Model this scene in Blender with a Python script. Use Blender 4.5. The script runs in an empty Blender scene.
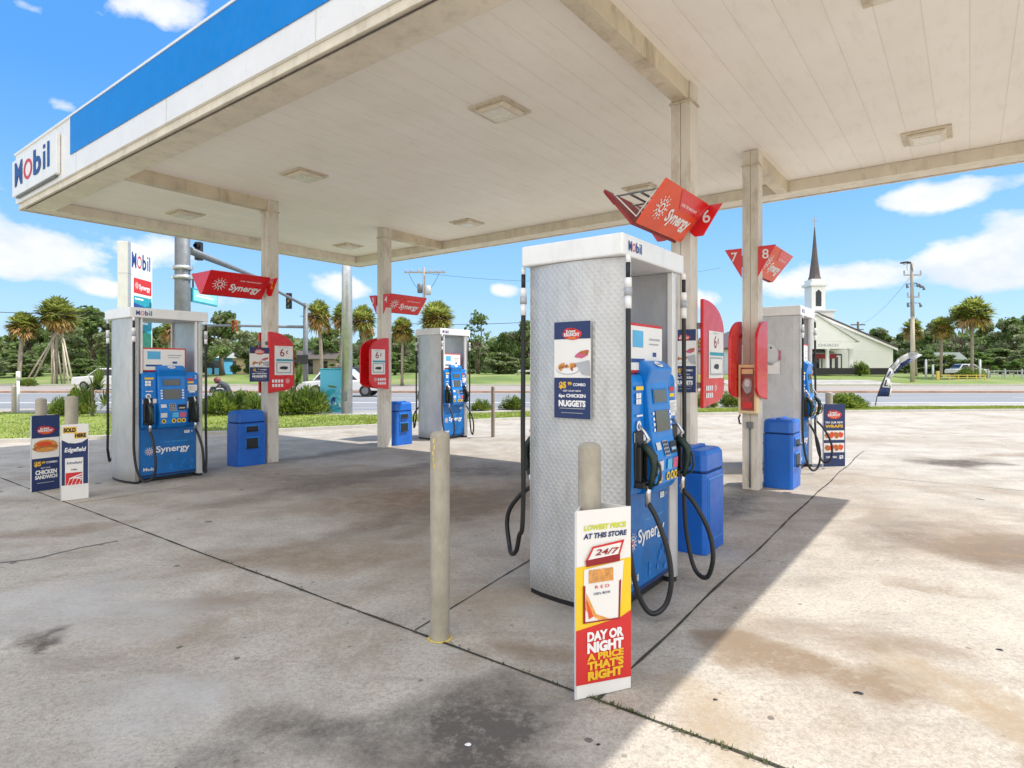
import bpy, bmesh, math, random
from mathutils import Vector, Matrix, Euler, noise as mnoise

random.seed(7)
R = math.radians
sc = bpy.context.scene
COL = sc.collection
EYE = 1.55                      # eye height; also the unit the site was surveyed in
FPX = 606.0                     # focal length in pixels (1024 wide)
HZ = 370.0                      # horizon row
TH = -math.atan2(458.0, 606.0)  # heading of the forecourt grid

# ------------------------------------------------------------------ camera, world, sun, exposure
cam_d = bpy.data.cameras.new('camera')
cam_d.sensor_width = 36.0
cam_d.lens = FPX / 1024.0 * 36.0
cam_d.shift_y = (HZ - 384.0) / 1024.0
cam_d.clip_start = 0.05
cam_d.clip_end = 6000
cam = bpy.data.objects.new('camera', cam_d)
cam.location = (0, 0, EYE)
cam.rotation_euler = (R(90), 0, 0)
COL.objects.link(cam)
sc.camera = cam

SUNV = Vector((0.536, 0.475, 1.0))            # in forecourt axes
ct, st_ = math.cos(TH), math.sin(TH)
def gr(x, y, z=0.0):
    """forecourt axes (metres) -> world"""
    return Vector((ct * x - st_ * y, st_ * x + ct * y, z))
sunw = gr(SUNV.x, SUNV.y, SUNV.z).normalized()
sun_el = math.asin(sunw.z)
sun_az = math.atan2(sunw.x, sunw.y)           # clockwise from +Y

sd = bpy.data.lights.new('sun', 'SUN')
sd.energy = 2.0
sd.angle = R(0.55)
sd.color = (1.0, 0.955, 0.88)
so = bpy.data.objects.new('sun', sd)
so.rotation_euler = sunw.to_track_quat('Z', 'Y').to_euler()
so.location = (20, 0, 30)
COL.objects.link(so)

sc.view_settings.view_transform = 'Standard'
sc.view_settings.look = 'None'
sc.view_settings.gamma = 1.0
sc.view_settings.use_curve_mapping = False
sc.view_settings.exposure = 1.36
sc.cycles.max_bounces = 10
sc.cycles.diffuse_bounces = 6
sc.cycles.transparent_max_bounces = 8
sc.cycles.use_denoising = True

world = bpy.data.worlds.new('World')
sc.world = world
world.use_nodes = True

class NT:
    """small helper around a node tree"""
    def __init__(s, nt):
        s.nt = nt; s.n = nt.nodes; s.l = nt.links
    def new(s, t, **kw):
        n = s.n.new(t)
        for k, v in kw.items(): setattr(n, k, v)
        return n
    def val(s, sock, v):
        if hasattr(v, 'is_output') or isinstance(v, bpy.types.NodeSocket): s.l.new(v, sock)
        else: sock.default_value = v
    def math(s, op, a, b=None, c=None, clamp=False):
        n = s.new('ShaderNodeMath', operation=op, use_clamp=clamp)
        s.val(n.inputs[0], a)
        if b is not None: s.val(n.inputs[1], b)
        if c is not None: s.val(n.inputs[2], c)
        return n.outputs[0]
    def vmath(s, op, a, b=None):
        n = s.new('ShaderNodeVectorMath', operation=op)
        s.val(n.inputs[0], a)
        if b is not None: s.val(n.inputs[1], b)
        return n.outputs[0]
    def noise(s, vec, scale, detail=4, rough=0.55, dist=0.0):
        n = s.new('ShaderNodeTexNoise')
        if vec is not None: s.l.new(vec, n.inputs['Vector'])
        n.inputs['Scale'].default_value = scale
        n.inputs['Detail'].default_value = detail
        n.inputs['Roughness'].default_value = rough
        n.inputs['Distortion'].default_value = dist
        return n.outputs[0]
    def ramp(s, fac, stops, interp='LINEAR'):
        n = s.new('ShaderNodeValToRGB')
        cr = n.color_ramp; cr.interpolation = interp
        while len(cr.elements) > 1: cr.elements.remove(cr.elements[-1])
        for i, (p, c) in enumerate(stops):
            e = cr.elements[0] if i == 0 else cr.elements.new(p)
            e.position = p
            e.color = (c, c, c, 1) if isinstance(c, (int, float)) else (c[0], c[1], c[2], 1)
        s.l.new(fac, n.inputs[0])
        return n.outputs[0]
    def mix(s, fac, a, b, blend='MIX'):
        n = s.new('ShaderNodeMix', data_type='RGBA', blend_type=blend)
        s.val(n.inputs[0], fac)
        for sock, v in ((n.inputs[6], a), (n.inputs[7], b)):
            if isinstance(v, (tuple, list)): sock.default_value = (v[0], v[1], v[2], 1)
            else: s.l.new(v, sock)
        return n.outputs[2]
    def mapping(s, vec, scale=(1, 1, 1), rot=(0, 0, 0), loc=(0, 0, 0)):
        n = s.new('ShaderNodeMapping')
        s.l.new(vec, n.inputs[0])
        n.inputs['Scale'].default_value = scale
        n.inputs['Rotation'].default_value = rot
        n.inputs['Location'].default_value = loc
        return n.outputs[0]

def build_world():
    t = NT(world.node_tree)
    t.n.clear()
    out = t.new('ShaderNodeOutputWorld')
    bg = t.new('ShaderNodeBackground')
    sky = t.new('ShaderNodeTexSky', sky_type='NISHITA')
    sky.sun_disc = False
    sky.sun_elevation = sun_el
    sky.sun_rotation = sun_az
    sky.altitude = 0
    sky.air_density = 1.0; sky.dust_density = 0.6; sky.ozone_density = 2.2
    bg.inputs['Strength'].default_value = 0.15
    tc = t.new('ShaderNodeTexCoord')
    sep = t.new('ShaderNodeSeparateXYZ'); t.l.new(tc.outputs['Generated'], sep.inputs[0])
    x, y, z = sep.outputs
    # sky colour, a little deeper blue
    hsv = t.new('ShaderNodeHueSaturation')
    hsv.inputs['Saturation'].default_value = 1.28
    hsv.inputs['Value'].default_value = 0.85
    t.l.new(sky.outputs[0], hsv.inputs['Color'])
    # cloud coordinates: the direction on a tall cylinder, clouds flattened
    ang = t.math('ARCTAN2', x, y)
    hyp = t.math('SQRT', t.math('ADD', t.math('MULTIPLY', x, x), t.math('MULTIPLY', y, y)))
    el = t.math('ARCTAN2', z, hyp)
    cmb = t.new('ShaderNodeCombineXYZ')
    t.l.new(ang, cmb.inputs[0]); t.l.new(t.math('MULTIPLY', el, 1.55), cmb.inputs[1])
    cv = cmb.outputs[0]
    n1 = t.noise(cv, 8.0, 8, 0.56, 0.15)
    n2 = t.noise(t.mapping(cv, loc=(3.1, 0.7, 0)), 17, 5, 0.6)
    dens = t.math('ADD', n1, t.math('MULTIPLY', t.math('SUBTRACT', n2, 0.5), 0.22))
    # cloud banks (azimuth, elevation, half widths in radians, amount)
    acc = None
    for px, py, rx, ry, a in CLOUDS:
        ca = math.atan2(px - 512, FPX)
        ce = math.atan2((HZ - py), math.hypot(FPX, px - 512))
        ra, re = rx / 760.0, ry / 760.0
        dx = t.math('DIVIDE', t.math('SUBTRACT', ang, ca), ra)
        dy = t.math('DIVIDE', t.math('SUBTRACT', el, ce), re)
        d2 = t.math('ADD', t.math('MULTIPLY', dx, dx), t.math('MULTIPLY', dy, dy))
        g = t.math('MULTIPLY', t.math('POWER', 2.718, t.math('MULTIPLY', d2, -1.0)), a)
        acc = g if acc is None else t.math('ADD', acc, g)
    front = t.math('ADD', dens, t.math('MULTIPLY', t.math('MINIMUM', acc, 1.25), 0.40))
    cl = t.ramp(front, [(0.0, 0.0), (0.675, 0.0), (0.735, 0.42), (0.81, 0.86), (0.92, 1.0)])
    shade = t.noise(t.mapping(cv, loc=(0.0, -0.05, 0.4)), 9, 5, 0.6)
    ccol = t.ramp(shade, [(0.35, (2.15, 2.35, 2.65)), (0.60, (2.8, 2.8, 2.8))])
    # thin pale veil near the horizon
    veil = t.ramp(el, [(0.0, 0.35), (0.12, 0.12), (0.30, 0.0)])
    deep = t.ramp(t.math('DIVIDE', el, 1.5), [(0.0, (1.10, 1.85, 2.6)), (0.10, (0.72, 1.55, 2.6)), (0.26, (0.30, 1.06, 2.5)), (0.8, (0.12, 0.75, 2.2))])
    base = t.mix(0.85, hsv.outputs[0], deep)
    base = t.mix(veil, base, (1.8, 2.2, 2.55))
    # unseen bright cloud added overhead and behind the viewer as neutral fill light
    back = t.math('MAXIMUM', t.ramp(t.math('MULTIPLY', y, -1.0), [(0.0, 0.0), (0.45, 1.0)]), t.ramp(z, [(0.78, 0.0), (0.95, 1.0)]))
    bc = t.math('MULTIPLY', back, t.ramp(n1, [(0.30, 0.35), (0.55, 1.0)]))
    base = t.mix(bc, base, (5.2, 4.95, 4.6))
    col = t.mix(cl, base, ccol)
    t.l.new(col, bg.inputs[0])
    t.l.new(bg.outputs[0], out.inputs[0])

CLOUDS = [(18, 258, 38, 26, 1.25), (165, 12, 62, 22, 1.1), (20, 5, 40, 8, 0.6), (105, 245, 70, 22, 0.75), (100, 288, 26, 10, 0.9),
          (195, 112 + 190, 50, 14, 0.5), (345, 288, 30, 18, 0.95), (502, 290, 20, 9, 1.0), (60, 106, 22, 9, 0.7), (215, 270, 60, 25, 0.45),
          (600, 300, 60, 20, 0.4), (825, 281, 78, 17, 1.2), (985, 262, 66, 30, 1.25), (950, 193, 60, 15, 1.25), (1075, 240, 60, 30, 1.0),
          (-80, 200, 60, 40, 1.0), (700, 300, 60, 16, 0.5), (1200, 150, 90, 40, 1.0), (-300, 100, 120, 50, 1.0), (500, -400, 200, 60, 1.0)]
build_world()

# ------------------------------------------------------------------ materials
MATS = {}
def base_mat(name):
    m = bpy.data.materials.new(name)
    m.use_nodes = True
    t = NT(m.node_tree)
    b = m.node_tree.nodes['Principled BSDF']
    return m, t, b

def mat(name, col, rough=0.5, metal=0.0, var=0.10, scale=3.0, bump=0.0, bscale=60.0, dirt=0.0, dirtcol=(0.16, 0.12, 0.08),
        stretch=(1, 1, 1), emit=0.0, coat=0.0, spec=0.5):
    if name in MATS: return MATS[name]
    m, t, b = base_mat(name)
    tc = t.new('ShaderNodeTexCoord').outputs['Object']
    v = t.mapping(tc, scale=stretch)
    n = t.noise(v, scale, 5, 0.6)
    dark = tuple(c * (1 - var) for c in col); light = tuple(min(1, c * (1 + var)) for c in col)
    c = t.ramp(n, [(0.3, dark), (0.7, light)])
    if dirt > 0:
        d = t.noise(t.mapping(tc, scale=(1.0, 1.0, 0.35)), scale * 2.7, 7, 0.68)
        f = t.ramp(d, [(0.50, 0.0), (0.72, dirt)])
        c = t.mix(f, c, dirtcol)
    t.l.new(c, b.inputs['Base Color'])
    rr = t.noise(tc, scale * 3, 4)
    t.l.new(t.ramp(rr, [(0.3, max(0.02, rough - 0.08)), (0.7, min(1, rough + 0.08))]), b.inputs['Roughness'])
    b.inputs['Metallic'].default_value = metal
    b.inputs['Specular IOR Level'].default_value = spec
    if coat: b.inputs['Coat Weight'].default_value = coat
    if bump > 0:
        bn = t.new('ShaderNodeBump'); bn.inputs['Strength'].default_value = bump; bn.inputs['Distance'].default_value = 0.01
        t.l.new(t.noise(tc, bscale, 4), bn.inputs['Height']); t.l.new(bn.outputs[0], b.inputs['Normal'])
    MATS[name] = m
    return m

WHITE = mat('white_paint', (0.80, 0.80, 0.79), 0.35, var=0.05, dirt=0.10)
HEADER = mat('header_white', (0.80, 0.81, 0.81), 0.4, var=0.04, dirt=0.12)
STEELW = mat('column_paint', (0.66, 0.62, 0.54), 0.5, var=0.12, scale=2.5, dirt=0.60, dirtcol=(0.33, 0.22, 0.12), bump=0.25, bscale=25, stretch=(1, 1, 0.3))
TRIMC = mat('trim_cream', (0.72, 0.66, 0.54), 0.5, var=0.10, dirt=0.40, dirtcol=(0.33, 0.26, 0.17))
BEAM = mat('beam_paint', (0.60, 0.53, 0.40), 0.5, var=0.14, dirt=0.65, dirtcol=(0.26, 0.18, 0.10), scale=1.8)
GALV = mat('galvanised', (0.52, 0.54, 0.56), 0.38, metal=0.75, var=0.15, scale=5)
GALVD = mat('weathered_steel', (0.17, 0.185, 0.20), 0.55, metal=0.2, var=0.2, scale=5)
PILLAR = mat('pillar_grey', (0.60, 0.61, 0.62), 0.38, metal=0.35, var=0.10, dirt=0.3, dirtcol=(0.34, 0.31, 0.27))
BLUE = mat('blue_plastic', (0.001, 0.115, 0.52), 0.4, var=0.14, coat=0.1, dirt=0.06, dirtcol=(0.12, 0.16, 0.25))
BLUEC = mat('console_blue', (0.001, 0.19, 0.62), 0.32, var=0.16, coat=0.1, dirt=0.06, dirtcol=(0.10, 0.16, 0.28))
BLUEP = mat('panel_blue', (0.002, 0.14, 0.44), 0.36, var=0.2, scale=5, dirt=0.10, dirtcol=(0.14, 0.20, 0.28))
AZURE = mat('azure_blue', (0.01, 0.28, 0.62), 0.3, var=0.1)
BAND = mat('band_blue', (0.0, 0.20, 0.62), 0.35, var=0.05)
NAVY = mat('navy_print', (0.012, 0.03, 0.12), 0.5, var=0.12)
NAVYL = mat('navy_letter', (0.01, 0.06, 0.26), 0.5)
RED = mat('red_plastic', (0.68, 0.006, 0.010), 0.32, var=0.12, coat=0.2)
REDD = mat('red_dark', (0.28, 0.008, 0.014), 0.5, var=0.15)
ORANGE = mat('flag_orange', (0.72, 0.07, 0.015), 0.4, var=0.1)
REDP = mat('red_print', (0.62, 0.025, 0.025), 0.5, var=0.06)
PAPER = mat('print_white', (0.80, 0.79, 0.76), 0.55, var=0.03)
INKW = mat('letter_white', (0.82, 0.82, 0.82), 0.5, var=0.02)
INKY = mat('letter_yellow', (0.80, 0.48, 0.02), 0.5, var=0.04)
YEL = mat('print_yellow', (0.85, 0.58, 0.02), 0.5, var=0.04)
LIME = mat('print_lime', (0.55, 0.60, 0.03), 0.5)
BLACK = mat('black_plastic', (0.012, 0.012, 0.014), 0.45, var=0.2)
RUBBER = mat('rubber_hose', (0.014, 0.014, 0.015), 0.5, var=0.2)
DGREEN = mat('nozzle_green', (0.012, 0.03, 0.022), 0.45)
TEAL = mat('print_teal', (0.02, 0.33, 0.42), 0.5, var=0.2, scale=7)
TEALG = mat('print_green', (0.02, 0.16, 0.10), 0.5, var=0.3, scale=7)
SKYB = mat('print_sky', (0.10, 0.42, 0.70), 0.5, var=0.1)
PINK = mat('print_pink', (0.55, 0.10, 0.20), 0.5)
FOOD = mat('food_brown', (0.45, 0.14, 0.03), 0.55, var=0.4, scale=40)
FOODL = mat('food_gold', (0.66, 0.30, 0.07), 0.55, var=0.35, scale=50)
GREYP = mat('print_grey', (0.40, 0.42, 0.45), 0.5, var=0.15, scale=12)
LIGHTG = mat('light_grey', (0.62, 0.63, 0.64), 0.5, var=0.06)
SCREEN = mat('screen_glass', (0.10, 0.10, 0.08), 0.12, var=0.15)
CHROME = mat('nozzle_metal', (0.6, 0.6, 0.6), 0.22, metal=0.9)
CONCP = mat('bollard_paint', (0.37, 0.335, 0.265), 0.7, var=0.16, scale=6, bump=0.25, bscale=50, dirt=0.4, dirtcol=(0.20, 0.17, 0.12))
CREAM = mat('cream_plastic', (0.80, 0.62, 0.34), 0.5, var=0.1)
YELPAINT = mat('yellow_paint', (0.66, 0.50, 0.12), 0.7, var=0.25, scale=14, dirt=.4)
LENS = mat('lens_glass', (0.74, 0.72, 0.62), 0.25, var=0.08, scale=10)
WOODP = mat('pole_wood', (0.36, 0.32, 0.27), 0.85, var=0.2, scale=4, stretch=(1, 1, 0.15))
WOODL = mat('pale_wood', (0.45, 0.40, 0.31), 0.85, var=0.2, scale=4, stretch=(1, 1, 0.15))
GLASSD = mat('dark_glass', (0.02, 0.025, 0.03), 0.08, var=0.2)
TYRE = mat('tyre', (0.02, 0.02, 0.02), 0.8)
CARW = mat('car_white', (0.72, 0.73, 0.74), 0.22, coat=0.8, var=0.03)
CARD = mat('car_dark', (0.03, 0.035, 0.045), 0.22, coat=0.8)
CARS = mat('car_silver', (0.50, 0.52, 0.54), 0.25, metal=0.5, coat=0.8)
TAN = mat('tan_wall', (0.50, 0.40, 0.24), 0.8, var=0.1)
ROOFD = mat('roof_dark', (0.10, 0.085, 0.08), 0.8, var=0.2, scale=6)
SPIRE = mat('spire_brown', (0.10, 0.080, 0.080), 0.6, var=0.2, scale=1.5)
CHWALL = mat('church_wall', (0.80, 0.81, 0.79), 0.7, var=0.04, scale=0.6)
KERB = mat('kerb_concrete', (0.48, 0.46, 0.42), 0.85, var=0.12, scale=4, bump=0.3)
SOIL = mat('soil', (0.14, 0.10, 0.06), 0.95, var=0.3)
DEADP = mat('dead_frond', (0.36, 0.20, 0.08), 0.8, var=0.4, scale=2)
SKIN = mat('skin', (0.42, 0.24, 0.16), 0.6)
CLOTHD = mat('dark_cloth', (0.05, 0.055, 0.07), 0.8, var=0.3)
TRUNK = mat('palm_trunk', (0.27, 0.23, 0.18), 0.9, var=0.3, scale=6, bump=0.6, bscale=18)
BARK = mat('bark', (0.14, 0.11, 0.085), 0.95, var=0.3, scale=5, bump=0.6, bscale=14)

def dimpled():
    m, t, b = base_mat('dimpled_steel')
    tc = t.new('ShaderNodeTexCoord').outputs['Object']
    sep = t.new('ShaderNodeSeparateXYZ'); t.l.new(tc, sep.inputs[0])
    x, y, z = sep.outputs
    k = 2 * math.pi / 0.040
    wv = t.math('MULTIPLY', t.noise(tc, 4, 2), 0.004)
    a = t.math('SINE', t.math('MULTIPLY', t.math('ADD', x, wv), k * 0.95))
    c = t.math('SINE', t.math('MULTIPLY', t.math('ADD', z, wv), k * 0.80))
    h = t.math('MULTIPLY', a, c)
    h = t.math('POWER', t.math('MAXIMUM', h, 0.0), 0.6)
    bn = t.new('ShaderNodeBump'); bn.inputs['Strength'].default_value = 0.6; bn.inputs['Distance'].default_value = 0.0022
    t.l.new(h, bn.inputs['Height']); t.l.new(bn.outputs[0], b.inputs['Normal'])
    n = t.noise(tc, 4, 6, 0.65)
    c0 = t.ramp(n, [(0.25, (0.47, 0.48, 0.49)), (0.75, (0.58, 0.585, 0.59))])
    d = t.noise(t.mapping(tc, scale=(1, 1, 0.3)), 9, 6, 0.7)
    c0 = t.mix(t.ramp(d, [(0.50, 0.0), (0.75, 0.4)]), c0, (0.26, 0.23, 0.19))
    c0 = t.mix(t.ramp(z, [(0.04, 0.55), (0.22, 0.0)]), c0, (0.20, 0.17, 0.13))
    t.l.new(c0, b.inputs['Base Color'])
    b.inputs['Metallic'].default_value = 0.45
    b.inputs['Roughness'].default_value = 0.42
    return m
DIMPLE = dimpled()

def soffit_mat():
    m, t, b = base_mat('soffit_panel')
    tc = t.new('ShaderNodeTexCoord').outputs['Object']
    sep = t.new('ShaderNodeSeparateXYZ'); t.l.new(tc, sep.inputs[0])
    x, y, z = sep.outputs
    # long narrow planks: a shadow gap every 0.305 m
    fr = t.math('FRACT', t.math('MULTIPLY', x, 1 / 0.305))
    e = t.math('ABSOLUTE', t.math('SUBTRACT', fr, 0.5))
    gap = t.ramp(e, [(0.475, 0.0), (0.496, 1.0)])
    plank = t.math('FLOOR', t.math('MULTIPLY', x, 1 / 0.305))
    wn = t.new('ShaderNodeTexWhiteNoise', noise_dimensions='1D'); t.l.new(plank, wn.inputs['W'])
    n = t.noise(tc, 0.8, 6, 0.6)
    c = t.ramp(n, [(0.3, (0.86, 0.82, 0.74)), (0.7, (0.93, 0.90, 0.84))])
    c = t.mix(t.math('MULTIPLY', wn.outputs[0], 0.06), c, (0.60, 0.54, 0.44))
    sp = t.noise(t.mapping(tc, scale=(6, 1.2, 1)), 2.2, 7, 0.72)
    c = t.mix(t.ramp(sp, [(0.52, 0.0), (0.75, 0.22)]), c, (0.52, 0.44, 0.32))
    c = t.mix(t.math('MULTIPLY', gap, 0.28), c, (0.42, 0.36, 0.28))
    t.l.new(c, b.inputs['Base Color'])
    b.inputs['Roughness'].default_value = 0.55
    bn = t.new('ShaderNodeBump'); bn.inputs['Strength'].default_value = 0.25; bn.inputs['Distance'].default_value = 0.006
    t.l.new(t.math('ADD', t.math('SUBTRACT', 1.0, gap), t.math('MULTIPLY', t.noise(tc, 5, 3), 0.25)), bn.inputs['Height'])
    t.l.new(bn.outputs[0], b.inputs['Normal'])
    return m
SOFFIT = soffit_mat()

def leafmat(name, cols, scale=0.9, transl=0.35):
    m, t, b = base_mat(name)
    g = t.new('ShaderNodeNewGeometry')
    tc = t.new('ShaderNodeTexCoord').outputs['Object']
    n = t.noise(tc, scale, 3)
    r = g.outputs['Random Per Island']
    f = t.math('ADD', t.math('MULTIPLY', n, 0.75), t.math('MULTIPLY', r, 0.42))
    stops = [(0.28 + 0.62 * i / (len(cols) - 1), c) for i, c in enumerate(cols)]
    c = t.ramp(f, stops)
    t.l.new(c, b.inputs['Base Color'])
    b.inputs['Roughness'].default_value = 0.55
    tr = t.new('ShaderNodeBsdfTranslucent'); t.l.new(c, tr.inputs[0])
    mx = t.new('ShaderNodeMixShader'); mx.inputs[0].default_value = transl
    o = m.node_tree.nodes['Material Output']
    t.l.new(b.outputs[0], mx.inputs[1]); t.l.new(tr.outputs[0], mx.inputs[2]); t.l.new(mx.outputs[0], o.inputs[0])
    return m
OAKL = leafmat('oak_leaf', [(0.06, 0.11, 0.035), (0.16, 0.24, 0.07), (0.32, 0.41, 0.13)], 0.9, 0.45)
OAKM = leafmat('mossy_leaf', [(0.11, 0.14, 0.07), (0.24, 0.28, 0.14), (0.40, 0.44, 0.25)], 0.9, 0.45)
OAKB = leafmat('bright_leaf', [(0.06, 0.13, 0.02), (0.12, 0.22, 0.03), (0.20, 0.32, 0.05)])
PALML = leafmat('palm_leaf', [(0.12, 0.16, 0.04), (0.28, 0.33, 0.07), (0.50, 0.50, 0.13)], 1.2, 0.6)
PALMY = leafmat('palm_old_leaf', [(0.16, 0.14, 0.03), (0.34, 0.24, 0.06), (0.45, 0.27, 0.09)], 1.5)
BUSHL = leafmat('bush_leaf', [(0.05, 0.10, 0.02), (0.16, 0.24, 0.04), (0.36, 0.40, 0.07)], 3.0, 0.45)
GRASSL = leafmat('grass_blade', [(0.13, 0.19, 0.025), (0.26, 0.33, 0.04), (0.44, 0.44, 0.09)], 0.8)

WEEDL = leafmat('weed_leaf', [(0.05, 0.07, 0.02), (0.10, 0.13, 0.03), (0.16, 0.18, 0.05)], 3.0)

# ------------------------------------------------------------------ mesh builder
TEXTC = {}
def text_shape(s, bold=0.0):
    key = (s, bold)
    if key in TEXTC: return TEXTC[key]
    cu = bpy.data.curves.new('t', 'FONT')
    cu.body = s; cu.size = 1.0; cu.offset = bold; cu.resolution_u = 3
    cu.align_x = 'LEFT'
    ob = bpy.data.objects.new('t', cu)
    COL.objects.link(ob)
    dg = bpy.context.evaluated_depsgraph_get()
    dg.update()
    me = bpy.data.meshes.new_from_object(ob.evaluated_get(dg))
    vs = [(v.co.x, v.co.y) for v in me.vertices]
    fs = [tuple(p.vertices) for p in me.polygons]
    bpy.data.objects.remove(ob); bpy.data.curves.remove(cu); bpy.data.meshes.remove(me)
    if vs:
        x0 = min(v[0] for v in vs); x1 = max(v[0] for v in vs)
        y0 = min(v[1] for v in vs); y1 = max(v[1] for v in vs)
    else: x0 = x1 = y0 = y1 = 0
    TEXTC[key] = (vs, fs, x0, x1, y0, y1)
    return TEXTC[key]

class MB:
    def __init__(s):
        s.v = []; s.f = []; s.mi = []; s.sm = []; s.mats = []
    def m(s, mt):
        if mt not in s.mats: s.mats.append(mt)
        return s.mats.index(mt)
    def add(s, vs, fs, mt, smooth=False):
        o = len(s.v); k = s.m(mt)
        s.v.extend([tuple(v) for v in vs])
        for f in fs:
            s.f.append(tuple(i + o for i in f)); s.mi.append(k); s.sm.append(smooth)
        return s
    def box(s, c, size, mt, rz=0.0, M=None):
        hx, hy, hz = size[0] / 2, size[1] / 2, size[2] / 2
        vs = [Vector((x, y, z)) for z in (-hz, hz) for y in (-hy, hy) for x in (-hx, hx)]
        if rz: vs = [Matrix.Rotation(rz, 3, 'Z') @ v for v in vs]
        if M is not None: vs = [M @ v for v in vs]
        vs = [v + Vector(c) for v in vs]
        fs = [(0, 2, 3, 1), (4, 5, 7, 6), (0, 1, 5, 4), (2, 6, 7, 3), (0, 4, 6, 2), (1, 3, 7, 5)]
        return s.add(vs, fs, mt)
    def bx(s, x0, x1, y0, y1, z0, z1, mt):
        return s.box(((x0 + x1) / 2, (y0 + y1) / 2, (z0 + z1) / 2), (abs(x1 - x0), abs(y1 - y0), abs(z1 - z0)), mt)
    def prism(s, pts, a, b, mt, axis='z', smooth=False):
        """pts: outline in the plane across `axis`, swept from a to b"""
        def P(p, t):
            return {'z': (p[0], p[1], t), 'y': (p[0], t, p[1]), 'x': (t, p[0], p[1])}[axis]
        n = len(pts)
        vs = [P(p, a) for p in pts] + [P(p, b) for p in pts]
        ar = sum(pts[i][0] * pts[(i + 1) % n][1] - pts[(i + 1) % n][0] * pts[i][1] for i in range(n))
        flip = (ar < 0) ^ (axis == 'y') ^ (b < a)
        fs = [tuple(range(n))[::-1], tuple(range(n, 2 * n))] + [(i, (i + 1) % n, n + (i + 1) % n, n + i) for i in range(n)]
        if flip: fs = [f[::-1] for f in fs]
        s.add(vs, fs[:2], mt)
        o = len(s.v) - len(vs)
        k = s.m(mt)
        for f in fs[2:]:
            s.f.append(tuple(i + o for i in f)); s.mi.append(k); s.sm.append(smooth)
        return s
    def tube(s, pts, r, mt, n=8, cap=True, smooth=True):
        pts = [Vector(p) for p in pts]
        rs = r if isinstance(r, (list, tuple)) else [r] * len(pts)
        vs = []; fs = []
        up = Vector((0, 0, 1)); prev = None
        for i, p in enumerate(pts):
            d = (pts[min(i + 1, len(pts) - 1)] - pts[max(i - 1, 0)])
            d = d.normalized() if d.length > 1e-9 else Vector((0, 0, 1))
            if prev is None:
                a = d.cross(up)
                if a.length < 0.05: a = d.cross(Vector((1, 0, 0)))
            else:
                a = prev - d * prev.dot(d)
                if a.length < 1e-6: a = d.cross(up)
            a.normalize(); prev = a
            b = d.cross(a)
            for k in range(n):
                q = 2 * math.pi * k / n
                vs.append(p + (a * math.cos(q) + b * math.sin(q)) * rs[i])
        for i in range(len(pts) - 1):
            for k in range(n):
                fs.append((i * n + k, i * n + (k + 1) % n, (i + 1) * n + (k + 1) % n, (i + 1) * n + k))
        s.add(vs, fs, mt, smooth)
        if cap:
            o = len(s.v) - len(vs); k = s.m(mt)
            s.f.append(tuple(o + j for j in range(n))[::-1]); s.mi.append(k); s.sm.append(False)
            L = (len(pts) - 1) * n
            s.f.append(tuple(o + L + j for j in range(n))); s.mi.append(k); s.sm.append(False)
        return s
    def cyl(s, p0, p1, r0, mt, r1=None, n=16):
        return s.tube([p0, p1], [r0, r0 if r1 is None else r1], mt, n)
    def lathe(s, c, prof, mt, n=20, smooth=True):
        vs = []; fs = []
        for r, z in prof:
            for k in range(n):
                q = 2 * math.pi * k / n
                vs.append((c[0] + r * math.cos(q), c[1] + r * math.sin(q), c[2] + z))
        for i in range(len(prof) - 1):
            for k in range(n):
                fs.append((i * n + k, i * n + (k + 1) % n, (i + 1) * n + (k + 1) % n, (i + 1) * n + k))
        return s.add(vs, fs, mt, smooth)
    def build(s, name, parent=None, loc=None, rz=None, bevel=0.0, seg=2, fixn=False):
        me = bpy.data.meshes.new(name)
        me.from_pydata(s.v, [], s.f)
        for mt in s.mats: me.materials.append(mt)
        me.polygons.foreach_set('material_index', s.mi)
        me.polygons.foreach_set('use_smooth', s.sm)
        me.update()
        if fixn:
            bm = bmesh.new(); bm.from_mesh(me); bmesh.ops.recalc_face_normals(bm, faces=bm.faces); bm.to_mesh(me); bm.free()
        o = bpy.data.objects.new(name, me)
        COL.objects.link(o)
        if parent: o.parent = parent
        if loc is not None: o.location = loc
        if rz is not None: o.rotation_euler = (0, 0, rz)
        if bevel:
            bv = o.modifiers.new('bevel', 'BEVEL'); bv.width = bevel; bv.segments = seg; bv.limit_method = 'ANGLE'; bv.angle_limit = R(40)
        return o

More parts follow.
